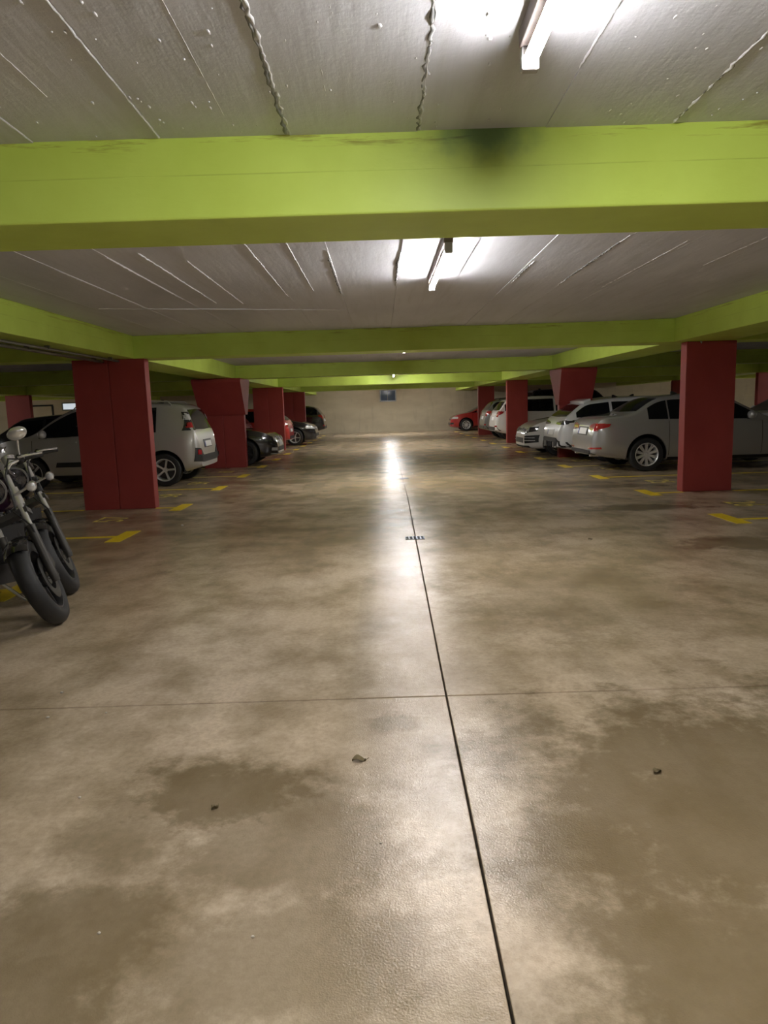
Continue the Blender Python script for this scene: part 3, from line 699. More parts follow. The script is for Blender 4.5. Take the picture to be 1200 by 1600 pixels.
WCACHE = {}
def make_car(label, shape, paint, loc, heading, rear='std', front='std', spokes=5, twin=False, rim='alloy', rails=False, detail=2, opts={}):
    """loc: ground point of the end that faces the aisle; heading: +1 nose to +X, -1 nose to -X; aisle end given by opts['end']"""
    S = SHAPES[shape]; L, W = S['L'], S['W']
    me, bvh = body_mesh(shape)
    end = opts.get('end', 'rear')
    # local frame: X from rear to front, centred
    cx = loc[0] + heading * (L / 2 if end == 'rear' else -L / 2)
    o = thing('car', label, 'car', (cx, loc[1], 0), (0 if heading > 0 else PI) + opts.get('yaw', 0))
    sh = Matrix.Translation((-L / 2, 0, 0))
    def part(name, mb, mat, parent=o, ang=35): return mb.xf(sh).build(name, mat, parent, True, ang)
    key = (shape, paint)
    if key not in WCACHE:
        b = me.copy(); b.transform(sh); b.materials.append(M[paint]); WCACHE[key] = b
    link('body', WCACHE[key], None, o)
    belt = lambda x: interp(S['belt'], x)
    zt = lambda x: sinterp(S['top'], x)
    P = lambda *a, **k: patch(bvh, *a, **{'L': L, **k})
    # ---- wheels and arches
    wk = (S['wr'], spokes, twin)
    if wk not in WCACHE: WCACHE[wk] = wheel_meshes(S['wr'], .205, spokes, twin)
    ty, rm, dk, spk = WCACHE[wk]
    for ax in S['ax']:
        for sg in (-1, 1):
            t = link('wheel', ty, 'rubber', o); t.location = (ax - L / 2, sg * (W / 2 - .125), S['wr']); t.rotation_euler = (0, random.uniform(0, 1), 0 if sg > 0 else PI)
            r_ = link('rim', rm, None, t)
            if not rm.materials: rm.materials.append(M[rim])
            link('brake_disc', dk, 'dark_alloy', t)
            for k in range(spokes):
                s_ = link('spoke', spk, None, t); s_.rotation_euler = (0, 2 * PI * k / spokes, 0)
            if not spk.materials: spk.materials.append(M[rim])
            a0 = MB(); rr = S['wr'] + .056; n = 18; vs_ = []; fs_ = []
            for k in range(n + 1):
                a = PI * k / n * 1.16 - .25
                for yy in (W / 2 - .30, W / 2 - .06): vs_.append((ax + rr * math.cos(a), sg * yy, S['wr'] + .01 + rr * math.sin(a)))
            for k in range(n): fs_.append((2 * k, 2 * k + 1, 2 * k + 3, 2 * k + 2))
            c0 = len(vs_); vs_.append((ax, sg * (W / 2 - .295), S['wr']))
            for k in range(n): fs_.append((2 * k, 2 * k + 2, c0))
            part('wheel_arch_liner', a0.add(vs_, fs_), 'void')
    # ---- glass
    top = S['top']
    def x_at(z, rear_side):
        best = None
        for i in range(801):
            x = L * i / 800 if rear_side else L - L * i / 800
            if zt(x) >= z: return x
        return L / 2
    zbr = belt(.3) + .03; roof = max(p[1] for p in top)
    # side glass: split at the pillars
    rg0 = opts.get('rg0', x_at(zbr + .06, True) + (.16 if shape != 'saloon' else .10)); fg1 = x_at(belt(3.0) + .03, False) - .12
    cuts = opts.get('cuts', None)
    if cuts is None:
        span = fg1 - rg0; cuts = [(rg0, rg0 + .24 * span), (rg0 + .26 * span, rg0 + .56 * span), (rg0 + .585 * span, fg1)]
    for sd in 'LR':
        for (a, b) in cuts:
            lo = []; hi = []; n = 8
            for k in range(n + 1):
                x = a + (b - a) * k / n
                zl = belt(x) + .025; zh = min(zt(x) - .085, roof - .105)
                zh = max(zh, zl + .012); lo.append((x, zl)); hi.append((x, zh))
            part('side_window', P(lo, hi, sd, .004, .012, 10, 5), 'glass')
    zr0, zr1 = opts.get('rearglass', (belt(.2) + .05, roof - .16))
    yw0, yw1 = W * .39, W * .33
    part('rear_window', P([(-yw0, zr0), (0, zr0 - .015), (yw0, zr0)], [(-yw1, zr1), (0, zr1 + .015), (yw1, zr1)], 'B', .005, .012, 12, 5, lim=1.4), 'glass')
    xf0, xf1 = x_at(belt(3.2) + .10, False) + .03, x_at(roof - .07, False) + .02
    part('windscreen', P([(-W * .40, belt(3.2) + .085), (0, belt(3.2) + .07), (W * .40, belt(3.2) + .085)], [(-W * .32, roof - .10), (0, roof - .075), (W * .32, roof - .10)], 'F', .005, .012, 12, 6, lim=2.8), 'glass')
    # ---- rear end
    hwR = W / 2
    if rear == 'mpv':
        for s in (-1, 1):
            p = part('tail_light', P([(s * .60, 1.05), (s * .83, 1.05)], [(s * .58, 1.40), (s * .76, 1.40)], 'B', .008, .02, 6, 6, lim=.34), 'lens_dark')
            part('red_lens', P([(s * .68, 1.10), (s * .77, 1.10)], [(s * .67, 1.20), (s * .75, 1.20)], 'B', .013, .01, 5, 4, lim=.26), 'red_lens', p)
            part('clear_lens', P([(s * .63, 1.25), (s * .765, 1.25)], [(s * .62, 1.35), (s * .735, 1.35)], 'B', .013, .01, 5, 4, lim=.32), 'lens', p)
            f = part('reflector', P([(s * .64, .58), (s * .73, .59)], [(s * .64, .67), (s * .73, .68)], 'B', .016, .02, 5, 4), 'red_lens')
        part('bumper_insert', P([(-.76, .46), (-.5, .43), (0, .43), (.5, .43), (.76, .46)], [(-.76, .72), (-.62, .70), (-.48, .57), (.48, .57), (.62, .70), (.76, .72)], 'B', .012, .02, 24, 4, lim=.22), 'dark')
        part('plate_recess', P([(-.31, .70), (.31, .70)], [(-.31, .86), (.31, .86)], 'B', .006, .02, 6, 3), 'dark')
        pz = (.715, .825)
    elif rear == 'audi':
        for s in (-1, 1):
            part('tail_light', P([(s * .40, .83), (s * .60, .80), (s * .80, .79)], [(s * .40, .90), (s * .60, .935), (s * .83, .935)], 'B', .010, .02, 10, 5), 'red_lens')
            part('tail_light', P([(.02, .80), (.30, .87)], [(.02, .935), (.34, .925)], 'L' if s > 0 else 'R', .011, .02, 8, 4), 'red_lens')
            part('reflector', P([(s * .50, .435), (s * .82, .45)], [(s * .50, .465), (s * .82, .485)], 'B', .010, .02, 8, 2), 'red_lens')
            part('exhaust_tip', MB().tube([(.03, s * .52, .335), (.22, s * .52, .335)], .045, 12), 'chrome')
        part('diffuser', P([(-.70, .345), (.70, .345)], [(-.60, .42), (.60, .42)], 'B', .014, .02, 14, 3), 'dark')
        part('plate_recess', P([(-.32, .70), (.32, .70)], [(-.32, .86), (.32, .86)], 'B', .006, .02, 6, 3), 'dark')
        part('trim_strip', P([(-.36, .872), (.36, .872)], [(-.36, .885), (.36, .885)], 'B', .012, .02, 6, 1), 'chrome')
        pz = (.72, .84)
    elif rear == 'pearl':
        for s in (-1, 1):
            part('tail_light', P([(s * .30, .86), (s * .60, .845), (s * .85, .86)], [(s * .30, .90), (s * .60, .935), (s * .86, .955)], 'B', .010, .02, 12, 4), 'lens_dark')
            part('tail_light', P([(.02, .86), (.34, .90)], [(.02, .945), (.36, .935)], 'L' if s > 0 else 'R', .010, .02, 8, 4), 'lens_dark')
            part('exhaust_tip', MB().tube([(-.01, s * .56, .37), (.2, s * .56, .37)], .055, 12), 'chrome')
        part('diffuser', P([(-.84, .345), (.84, .345)], [(-.84, .46), (-.56, .555), (.56, .555), (.84, .46)], 'B', .014, .02, 16, 4), 'dark')
        for k in range(-2, 3):
            part('diffuser_fin', MB().box(-.03, .06, k * .2 - .008, k * .2 + .008, .33, .46), 'chrome' if abs(k) == 2 else 'dark')
        part('plate_recess', P([(-.31, .60), (.31, .60)], [(-.31, .75), (.31, .75)], 'B', .005, .02, 6, 3), 'p_pearl')
        part('spoiler', P([(-.60, 1.335), (.60, 1.335)], [(-.56, 1.375), (.56, 1.375)], 'B', .05, .02, 10, 2, lim=1.0), 'p_pearl')
        pz = (.615, .735)
    elif rear == 'suv':
        for s in (-1, 1):
            part('tail_light', P([(s * .56, .94), (s * .80, .90)], [(s * .60, 1.08), (s * .82, 1.12)], 'B', .012, .02, 6, 4), 'red_lens')
            part('tail_light', P([(.03, .92), (.26, 1.02)], [(.06, 1.11), (.32, 1.09)], 'L' if s > 0 else 'R', .011, .02, 6, 3), 'red_lens')
            part('reflector', P([(s * .62, .55), (s * .78, .56)], [(s * .62, .60), (s * .78, .61)], 'B', .010, .02, 6, 2), 'red_lens')
        part('bumper_insert', P([(-.80, .42), (.80, .42)], [(-.78, .55), (.78, .55)], 'B', .012, .02, 14, 3), 'dark')
        pz = (.78, .90)
    else:
        for s in (-1, 1):
            part('tail_light', P([(s * .46, .80), (s * .80, .78)], [(s * .46, .93), (s * .83, .94)], 'B', .010, .02, 8, 4), 'red_lens')
        part('bumper_insert', P([(-.66, .36), (.66, .36)], [(-.60, .46), (.60, .46)], 'B', .012, .02, 12, 3), 'dark')
        pz = (.60, .71)
    pl = part('number_plate', P([(-.26, pz[0]), (.26, pz[0])], [(-.26, pz[1]), (.26, pz[1])], 'B', .012, .004, 6, 2), 'plate')
    part('plate_band', P([(.215, pz[0]), (.26, pz[0])], [(.215, pz[1]), (.26, pz[1])], 'B', .0135, .004, 2, 2), 'blue', pl)
    # ---- front end
    hz = S.get('hz', zt(L - .25) - .06)
    hb = hz - .13
    if front == 'gti':
        for s in (-1, 1):
            p = part('headlight', P([(s * .42, hb + .02), (s * .62, hb - .02), (s * .80, hb + .03)], [(s * .42, hb + .085), (s * .62, hb + .12), (s * .80, hb + .15)], 'F', .010, .03, 10, 5), 'lens_dark')
            part('projector', P([(s * .60, hb + .02), (s * .69, hb + .02)], [(s * .60, hb + .10), (s * .69, hb + .10)], 'F', .018, .02, 5, 4), 'lens', p)
            part('projector', P([(s * .47, hb + .03), (s * .55, hb + .03)], [(s * .47, hb + .09), (s * .55, hb + .09)], 'F', .018, .02, 5, 4), 'lens', p)
            p = part('side_intake', P([(s * .60, .33), (s * .80, .36)], [(s * .58, .52), (s * .82, .55)], 'F', .010, .02, 6, 4), 'dark')
            for zz in (.40, .47):
                part('intake_fin', P([(s * .56, zz), (s * .78, zz)], [(s * .56, zz + .014), (s * .78, zz + .014)], 'F', .018, .02, 5, 1), 'p_white', p)
        part('grille', P([(-.42, hb + .03), (.42, hb + .03)], [(-.42, hb + .085), (.42, hb + .085)], 'F', .008, .02, 12, 3), 'dark')
        part('grille_strip', P([(-.46, hb + .045), (.46, hb + .045)], [(-.46, hb + .055), (.46, hb + .055)], 'F', .013, .02, 12, 1), 'red_lens')
        part('badge', P([(-.05, hb + .02), (.05, hb + .02)], [(-.05, hb + .11), (.05, hb + .11)], 'F', .02, .02, 4, 4), 'chrome')
        part('lower_grille', P([(-.46, .34), (.46, .34)], [(-.42, .47), (.42, .47)], 'F', .009, .02, 12, 3), 'dark')
        part('splitter', P([(-.66, .235), (.66, .235)], [(-.66, .27), (.66, .27)], 'F', .02, .02, 12, 1), 'dark')
    elif front == 'bmw':
        for s in (-1, 1):
            p = part('headlight', P([(s * .36, hb), (s * .60, hb - .01), (s * .82, hb + .05)], [(s * .36, hb + .085), (s * .60, hb + .11), (s * .82, hb + .13)], 'F', .010, .03, 10, 5), 'lens_dark')
            for c in (.47, .64):
                part('ring_lamp', P([(s * (c - .05), hb + .01), (s * (c + .05), hb + .01)], [(s * (c - .05), hb + .095), (s * (c + .05), hb + .095)], 'F', .02, .02, 6, 5), 'lens', p)
            p = part('kidney_grille', P([(s * .03, hb - .02), (s * .24, hb - .01)], [(s * .03, hb + .12), (s * .25, hb + .11)], 'F', .014, .02, 6, 4), 'chrome')
            part('grille_mesh', P([(s * .045, hb - .005), (s * .225, hb + .003)], [(s * .045, hb + .105), (s * .235, hb + .097)], 'F', .019, .02, 6, 4), 'dark', p)
            part('fog_lamp', P([(s * .62, .36), (s * .74, .37)], [(s * .62, .43), (s * .74, .44)], 'F', .012, .02, 4, 3), 'lens')
        part('lower_grille', P([(-.5, .34), (.5, .34)], [(-.46, .45), (.46, .45)], 'F', .009, .02, 12, 3), 'dark')
        part('bumper_strip', P([(-.72, .275), (.72, .275)], [(-.72, .29), (.72, .29)], 'F', .012, .02, 12, 1), 'chrome')
        pf = part('number_plate', P([(-.26, .47), (.26, .47)], [(-.26, .58), (.26, .58)], 'F', .014, .004, 6, 2), 'plate')
    else:
        for s in (-1, 1):
            p = part('headlight', P([(s * .48, hb), (s * .82, hb + .04)], [(s * .50, hb + .10), (s * .82, hb + .15)], 'F', .010, .03, 8, 5), 'lens')
            part('fog_lamp', P([(s * .60, .36), (s * .74, .37)], [(s * .60, .45), (s * .74, .46)], 'F', .012, .02, 4, 3), 'lens_dark')
        part('grille', P([(-.40, hb - .02), (.40, hb - .02)], [(-.44, hb + .09), (.44, hb + .09)], 'F', .009, .02, 12, 3), 'dark')
        part('grille_strip', P([(-.40, hb + .03), (.40, hb + .03)], [(-.40, hb + .045), (.40, hb + .045)], 'F', .014, .02, 8, 1), 'chrome')
        part('lower_grille', P([(-.55, .34), (.55, .34)], [(-.48, .46), (.48, .46)], 'F', .009, .02, 12, 3), 'dark')
    # ---- sides
    xm = fg1 - .42
    for s, sd in ((1, 'L'), (-1, 'R')):
        zb = belt(xm) + .05; yb = W / 2 * .95
        mir = MB(); mir.sphere((xm - .02, s * (yb + .13), zb + .05), (.07, .115, .08), 14, 10)
        mo = part('door_mirror', mir, opts.get('mirror', paint))
        part('mirror_foot', MB().hexa([(xm - .04, s * (yb - .06), zb - .04), (xm + .03, s * (yb - .06), zb - .04), (xm + .03, s * (yb + .10), zb - .03), (xm - .04, s * (yb + .10), zb - .03)],
                                      [(xm - .04, s * (yb - .06), zb + .01), (xm + .03, s * (yb - .06), zb + .01), (xm + .03, s * (yb + .10), zb + .005), (xm - .04, s * (yb + .10), zb + .005)]), 'dark', mo)
        if detail > 1:
            for xh in opts.get('handles', (cuts[1][0] + .12, cuts[2][0] + .10)):
                zz = belt(xh) - .10
                part('door_handle', P([(xh, zz), (xh + .20, zz)], [(xh, zz + .03), (xh + .20, zz + .03)], sd, .026, .0, 6, 2), opts.get('handle', paint))
            for xd in (cuts[1][0] - .02, cuts[2][0] - .03, fg1 - .18):
                zz0 = max(.30, 0)
                part('door_gap', P([(xd, zz0), (xd + .008, zz0)], [(xd, belt(xd) - .005), (xd + .008, belt(xd) - .005)], sd, .0015, .004, 1, 14), 'void')
        x0_, x1_ = S['ax'][0] + S['wr'] + .08, S['ax'][1] - S['wr'] - .08
        part('sill_trim', P([(x0_, .205 + (.05 if shape == 'suv' else 0)), (x1_, .205 + (.05 if shape == 'suv' else 0))], [(x0_, .265 + (.06 if shape == 'suv' else 0)), (x1_, .265 + (.06 if shape == 'suv' else 0))], sd, .006, .01, 12, 2), 'dark')
        if opts.get('rub'):
            part('rubbing_strip', P([(x0_ + .15, .43), (x1_ - .10, .43)], [(x0_ + .15, .52), (x1_ - .13, .52)], sd, .014, .01, 12, 2), 'dark')
        if opts.get('flare'):
            for ax in S['ax']:
                fl = []
                for k in range(15):
                    a = PI * k / 14; fl.append((ax + (S['wr'] + .07) * math.cos(a), W / 2 * .975 * s, S['wr'] + (S['wr'] + .07) * math.sin(a)))
                part('arch_trim', MB().tube(fl, .022, 6), opts['flare'])
        if rails:
            yr = W / 2 * .955 - S['th'] * (roof - belt(1.5) - .06) - .03
            xs = [rg0 + .25, rg0 + .32, (rg0 + fg1) / 2 - .2, fg1 - 1.0, fg1 - .92]
            pts = [(xs[0], s * yr, zt(xs[0]) - .03)] + [(x, s * yr, zt(x) + .03) for x in xs[1:4]] + [(xs[4], s * yr, zt(xs[4]) - .03)]
            part('roof_rail', MB().tube(pts, .015, 8), rails)
    xa = x_at(roof - .03, True) + .35
    part('antenna', MB().hexa([(xa, -.02, zt(xa)), (xa + .16, -.02, zt(xa)), (xa + .16, .02, zt(xa)), (xa, .02, zt(xa))], [(xa, -.006, zt(xa) + .06), (xa + .04, -.006, zt(xa) + .06), (xa + .04, .006, zt(xa) + .06), (xa, .006, zt(xa) + .06)]), 'dark')
    if opts.get('spoiler'):
        part('spoiler', P([(-.58, roof - .12), (.58, roof - .12)], [(-.54, roof - .075), (.54, roof - .075)], 'B', .06, .02, 10, 2, lim=1.0), paint)
    return o

E = lambda **k: k
make_car('silver people carrier with tall rear lamps, half hidden by left pillar', 'mpv', 'p_silver', (-3.46, 14.38), -1, 'mpv', 'std', 5, False, rails='p_silver', opts=E(rub=True, handles=(1.42, 2.3), cuts=[(.80, 1.30), (1.36, 2.2), (2.26, 3.02)]))
make_car('silver saloon with red tail lamps behind nearest right pillar', 'saloon', 'p_silver2', (4.05, 14.45), 1, 'audi', 'std', 10, True, opts=E(handle='chrome', mirror='p_silver2', rg0=1.02, rearglass=(1.15, 1.375), cuts=[(1.05, 1.42), (1.45, 2.18), (2.23, 3.02)], handles=(1.62, 2.40)))
make_car('pale silver estate with black rear diffuser, beside flared pillar', 'estate', 'p_pearl', (4.02, 16.98), 1, 'pearl', 'std', 5, True, opts=E())
make_car('white hatchback facing the aisle, before third right pillar', 'hatch', 'p_white', (3.72, 19.15), -1, 'std', 'gti', 5, True, 'dark_alloy', opts=E(end='front'))
make_car('white sport utility car with dark windows behind third right pillar', 'suv', 'p_white', (4.08, 26.25), 1, 'suv', 'std', 5, False, opts=E())
make_car('grey sport utility car between white car and last right pillar', 'suv', 'p_grey', (4.05, 28.7), 1, 'suv', 'std', 5, False, rails='dark', opts=E())
make_car('red car nosing out by the back wall on the right', 'hatch', 'p_red', (3.72, 38.7), -1, 'std', 'std', 10, False, opts=E(end='front'))
make_car('black saloon with round headlights behind the flared left pillar', 'saloon', 'p_black', (-2.66, 19.05), 1, 'std', 'bmw', 5, True, opts=E(end='front', rearglass=(1.15, 1.375)))
make_car('bright red car peeking out behind third left pillar', 'hatch', 'p_red2', (-3.24, 26.2), -1, 'std', 'std', 5, False, opts=E())
make_car('black hatchback facing aisle by the last left pillar', 'hatch', 'p_black', (-2.52, 28.6), 1, 'std', 'std', 5, False, opts=E(end='front'))
make_car('black sport utility car parked next to back wall on left', 'suv', 'p_black', (-2.75, 36.0), -1, 'suv', 'std', 5, False, opts=E())
make_car('dark estate seen beyond bonnet of silver people carrier', 'estate', 'p_navy', (-3.95, 16.75), 1, 'std', 'std', 5, False, opts=E(end='front'))
make_car('dark hatchback seen through gap beside flared left pillar', 'hatch', 'p_navy', (-3.9, 21.5), -1, 'std', 'std', 5, False, opts=E())
make_car('silver car at right picture edge, beyond the silver saloon', 'hatch', 'p_pearl', (8.95, 18.9), -1, 'std', 'std', 5, False, opts=E(end='front'))
make_car('tall black van in the distance behind white car roof', 'van', 'p_black', (7.2, 35.2), 1, 'suv', 'std', 5, False, opts=E())

# ------------------------------------------------------------------ motorcycles
def motorcycle(label, contact, yaw, lean, steer, tank_mat, guard=True, chrome_fork=True, mirrors=True):
    o = bpy.data.objects.new('motorcycle', None); COL.objects.link(o); tag(o, label, 'motorcycle', 'parked motorcycles'); o.empty_display_size = .2
    rk = R(31); WR, TW = .312, .062
    axd = Vector((-math.sin(rk), 0, math.cos(rk))); axp = Vector((-.055, 0, WR))
    fwd = Vector((math.cos(rk), 0, math.sin(rk)))
    ST = Matrix.Translation(axp) @ Matrix.Rotation(-steer, 4, axd) @ Matrix.Translation(-axp)
    LE = Matrix.Rotation(-lean, 4, 'X')
    def sp(name, mb, mat, par=o, ang=40): return mb.xf(ST).xf(LE).build(name, mat, par, True, ang)
    def bp(name, mb, mat, par=o, ang=40): return mb.xf(LE).build(name, mat, par, True, ang)
    def fk(t, f=0, y=0):      # point along the fork: t up the leg from the axle, f forward, y to the left
        p = Vector((0, 0, WR)) + axd * t + fwd * f; return Vector((p.x, y, p.z))
    def tyre(c, r, tw):
        prof = [(r - .095, -tw * .75), (r - .06, -tw * .98), (r - .025, -tw * .80), (r - .006, -tw * .42), (r, 0), (r - .006, tw * .42), (r - .025, tw * .80), (r - .06, tw * .98), (r - .095, tw * .75)]
        return MB().lathe(prof, c, (0, 1, 0), 56, True)
    def cast_wheel(c, r, fn, par):
        fn('rim', MB().lathe([(r - .092, -.046), (r - .105, -.05), (r - .118, -.03), (r - .118, .03), (r - .105, .05), (r - .092, .046)], c, (0, 1, 0), 48, True), 'dark_alloy', par)
        fn('hub', MB().lathe([(.001, -.06), (.045, -.06), (.05, -.03), (.05, .03), (.045, .06), (.001, .06)], c, (0, 1, 0), 24), 'dark_alloy', par)
        for k in range(7):
            a = 2 * PI * k / 7
            p0 = Vector(c) + Vector((math.cos(a) * .04, 0, math.sin(a) * .04)); p1 = Vector(c) + Vector((math.cos(a + .12) * (r - .11), 0, math.sin(a + .12) * (r - .11)))
            fn('spoke', MB().tube([p0, p1], [.016, .012], 6), 'dark_alloy', par)
    # front wheel
    fw = sp('front_wheel', tyre((0, 0, WR), WR, TW), 'rubber')
    cast_wheel((0, 0, WR), WR, sp, fw)
    for s in (-1, 1):
        d = sp('brake_disc', MB().lathe([(.085, s * .062), (.148, s * .062), (.148, s * .067), (.085, s * .067)], (0, 0, WR), (0, 1, 0), 36, True), 'iron', fw)
        c = fk(.135, -.085, s * .075)
        sp('brake_caliper', MB().hexa([c + Vector(q) for q in ((-.05, -.028, -.055), (.03, -.028, -.065), (.03, .028, -.065), (-.05, .028, -.055))], [c + Vector(q) for q in ((-.055, -.028, .05), (.02, -.028, .06), (.02, .028, .06), (-.055, .028, .05))]), 'iron')
        y = s * .098
        sp('fork_slider', MB().tube([fk(-.045, .0, y), fk(.0, .012, y), fk(.36, .012, y), fk(.375, .012, y)], [.024, .030, .029, .033], 16), 'iron')
        sp('fork_tube', MB().tube([fk(.36, .012, y), fk(.80, .012, y)], .0215, 16), 'chrome')
        sp('fork_cover', MB().tube([fk(.53, .012, y), fk(.66, .012, y)], .034, 16), 'chrome' if chrome_fork else 'dark')
        # indicators
        st = fk(.60, .05, s * .10); en = fk(.61, .06, s * .23)
        ind = sp('indicator', MB().tube([en + Vector((-.055, 0, 0)), en + Vector((-.04, 0, 0)), en + Vector((0, 0, 0)), en + Vector((.045, 0, 0)), en + Vector((.05, 0, 0))], [.010, .022, .031, .033, .026], 16), 'chrome')
        sp('lens', MB().sphere(en + Vector((.047, 0, 0)), (.014, .028, .028), 12, 8), 'lens', ind)
        sp('stalk', MB().tube([st, en], .009, 8), 'chrome', ind)
        sp('fender_stay', MB().tube([fk(.02, -.02, s * .085), fk(.22, -.12, s * .075)], .008, 6), 'dark')
        # bars, grips, mirrors
        hb = [fk(.79, -.02, 0), fk(.80, -.02, s * .09), fk(.86, -.06, s * .14), fk(.885, -.11, s * .22), fk(.88, -.17, s * .30)]
        b_ = sp('handlebar', MB().tube(hb, .013, 10), 'chrome')
        sp('grip', MB().tube([fk(.885, -.12, s * .225), fk(.88, -.18, s * .335)], .019, 12), 'rubber', b_)
        sp('lever', MB().tube([fk(.88, -.065, s * .20), fk(.875, -.065, s * .25), fk(.87, -.13, s * .345)], [.010, .008, .006], 8), 'chrome', b_)
        sp('control_box', MB().sphere(fk(.885, -.105, s * .20), (.03, .03, .035), 12, 8), 'dark', b_)
        ms = fk(.89, -.10, s * .205); me_ = ms + Vector((.02, s * .05, .115))
        if not mirrors: continue
        mm = sp('mirror', MB().sphere(me_ + Vector((0, s * .02, .045)), (.022, .068, .047), 18, 10), 'chrome')
        sp('mirror_stem', MB().tube([ms, ms + Vector((.015, s * .02, .05)), me_], .006, 8), 'chrome', mm)
        sp('mirror_glass', MB().sphere(me_ + Vector((-.014, s * .02, .045)), (.012, .060, .040), 18, 8), 'mirror', mm)
    sp('axle', MB().tube([(0, -.125, WR), (0, .125, WR)], .012, 10), 'chrome')
    # front mudguard: arc over the tyre
    vs_ = []; fs_ = []; n = 20; m = 6
    for k in range(n + 1):
        a = R(62) + R(100) * k / n
        for j in range(m + 1):
            b = -1 + 2 * j / m; rr = WR + .022 - .035 * b * b
            vs_.append((rr * math.cos(a), .078 * b, WR + rr * math.sin(a)))
    for k in range(n):
        for j in range(m): q = k * (m + 1) + j; fs_.append((q, q + 1, q + m + 2, q + m + 1))
    fd = MB().add(vs_, fs_); off = len(vs_); fd.add([(x * .985, y, WR + (z - WR) * .985) for x, y, z in vs_], [tuple(reversed(f)) for f in fs_])
    sp('front_mudguard', fd, 'moto_black')
    for t, f0 in ((.49, -.02), (.78, -.02)):
        sp('triple_clamp', MB().hexa([fk(t - .02, f0 - .05, -.13), fk(t - .02, f0 + .05, -.13), fk(t - .02, f0 + .05, .13), fk(t - .02, f0 - .05, .13)], [fk(t + .02, f0 - .05, -.13), fk(t + .02, f0 + .05, -.13), fk(t + .02, f0 + .05, .13), fk(t + .02, f0 - .05, .13)]), 'dark_alloy')
    hl = fk(.66, .14, 0)
    h_ = sp('headlight', MB().lathe([(.001, -.12), (.05, -.115), (.085, -.07), (.098, 0), (.098, .02), (.088, .024)], hl, (1, 0, -.05), 28), 'moto_black')
    sp('headlight_lens', MB().lathe([(.088, .018), (.06, .032), (.001, .04)], hl, (1, 0, -.05), 28), 'lens_dark', h_)
    sp('headlight_ring', MB().lathe([(.086, .014), (.100, .014), (.100, .028), (.088, .03)], hl, (1, 0, -.05), 28, True), 'steel', h_)
    ck = fk(.86, .05, 0)
    sp('speedometer', MB().lathe([(.001, -.05), (.05, -.045), (.055, .02), (.05, .026), (.001, .02)], ck, (-.5, 0, .87), 20), 'chrome')
    for s in (-1, 1):
        sp('cable', MB().tube([fk(.88, -.08, s * .19), fk(.84, .08, s * .17), fk(.72, .12, s * .12), fk(.50, .02, s * .06)], .006, 6), 'dark')
    sp('brake_hose', MB().tube([fk(.50, .05, .05), fk(.36, .06, .115), fk(.15, -.06, .10)], .006, 6), 'dark')
    # frame, tank, engine, seat, rear
    hd = Vector((-.055, 0, WR)) + axd * .62
    def V(x, y, z): return Vector((x, y, z))
    for s in (-1, 1):
        bp('frame_tube', MB().tube([hd + V(-.03, s * .03, .06), V(-.62, s * .10, .78), V(-1.05, s * .12, .70), V(-1.45, s * .12, .62)], .018, 8), 'dark')
        bp('frame_tube', MB().tube([hd + V(-.03, s * .03, -.05), V(-.36, s * .11, .50), V(-.42, s * .12, .28), V(-.95, s * .13, .25), V(-1.10, s * .12, .62)], .018, 8), 'dark')
        bp('rear_shock', MB().tube([V(-1.22, s * .15, .66), V(-1.42, s * .15, .36)], .028, 10), 'chrome')
        bp('exhaust_pipe', MB().tube([V(-.52, s * .08, .56), V(-.40, s * .14, .46), V(-.42, s * .17, .28), V(-.75, s * .19, .24), V(-1.0, s * .20, .26)], .022, 10), 'chrome')
        bp('silencer', MB().tube([V(-1.0, s * .20, .26), V(-1.06, s * .20, .265), V(-1.60, s * .21, .32), V(-1.66, s * .21, .325)], [.026, .042, .046, .036], 14), 'chrome')
        bp('footpeg', MB().tube([V(-.72, s * .14, .30), V(-.72, s * .33, .31)], .015, 8), 'rubber')
        bp('swingarm', MB().tube([V(-.98, s * .09, .32), V(-1.52, s * .10, WR)], .022, 8), 'dark')
    if guard:
        for s in (-1,):
            bp('engine_guard', MB().tube([V(-.36, s * .06, .66), V(-.33, s * .20, .66), V(-.30, s * .33, .56), V(-.31, s * .35, .42), V(-.36, s * .24, .29), V(-.42, s * .10, .26)], .016, 10), 'chrome')
            bp('guard_brace', MB().tube([V(-.31, s * .345, .49), V(-.37, s * .12, .47)], .010, 8), 'chrome')
    bp('radiator', MB().box(-.415, -.36, -.13, .13, .40, .66), 'dark')
    bp('engine', MB().box(-.95, -.45, -.15, .15, .24, .46), 'dark_alloy')
    bp('clutch_cover', MB().lathe([(.001, .20), (.09, .195), (.11, .17), (.11, .10)], (-.80, 0, .36), (0, -1, 0), 20), 'chrome')
    bp('alternator_cover', MB().lathe([(.001, .20), (.08, .195), (.10, .17), (.10, .10)], (-.62, 0, .36), (0, 1, 0), 20), 'chrome')
    for dx, dz in ((.20, .26), (-.14, .27)):
        cyl = bp('cylinder', MB().tube([V(-.70, 0, .42), V(-.70 + dx, 0, .42 + dz)], .085, 16), 'dark_alloy')
        for k in range(5):
            c0 = V(-.70, 0, .42) + V(dx, 0, dz) * (.35 + .14 * k)
            bp('cooling_fin', MB().lathe([(.06, -.006), (.108, -.006), (.108, .006), (.06, .006)], c0, (dx, 0, dz), 16, True), 'alloy', cyl)
    tk = MB(); rings = []; n = 14
    for x, hw_, zc, hh in ((-.30, .03, .86, .04), (-.33, .10, .86, .09), (-.42, .155, .855, .125), (-.56, .165, .85, .13), (-.72, .135, .83, .11), (-.86, .09, .80, .07), (-.90, .03, .79, .03)):
        rings.append([(x, hw_ * math.cos(2 * PI * k / n), zc + hh * math.sin(2 * PI * k / n)) for k in range(n)])
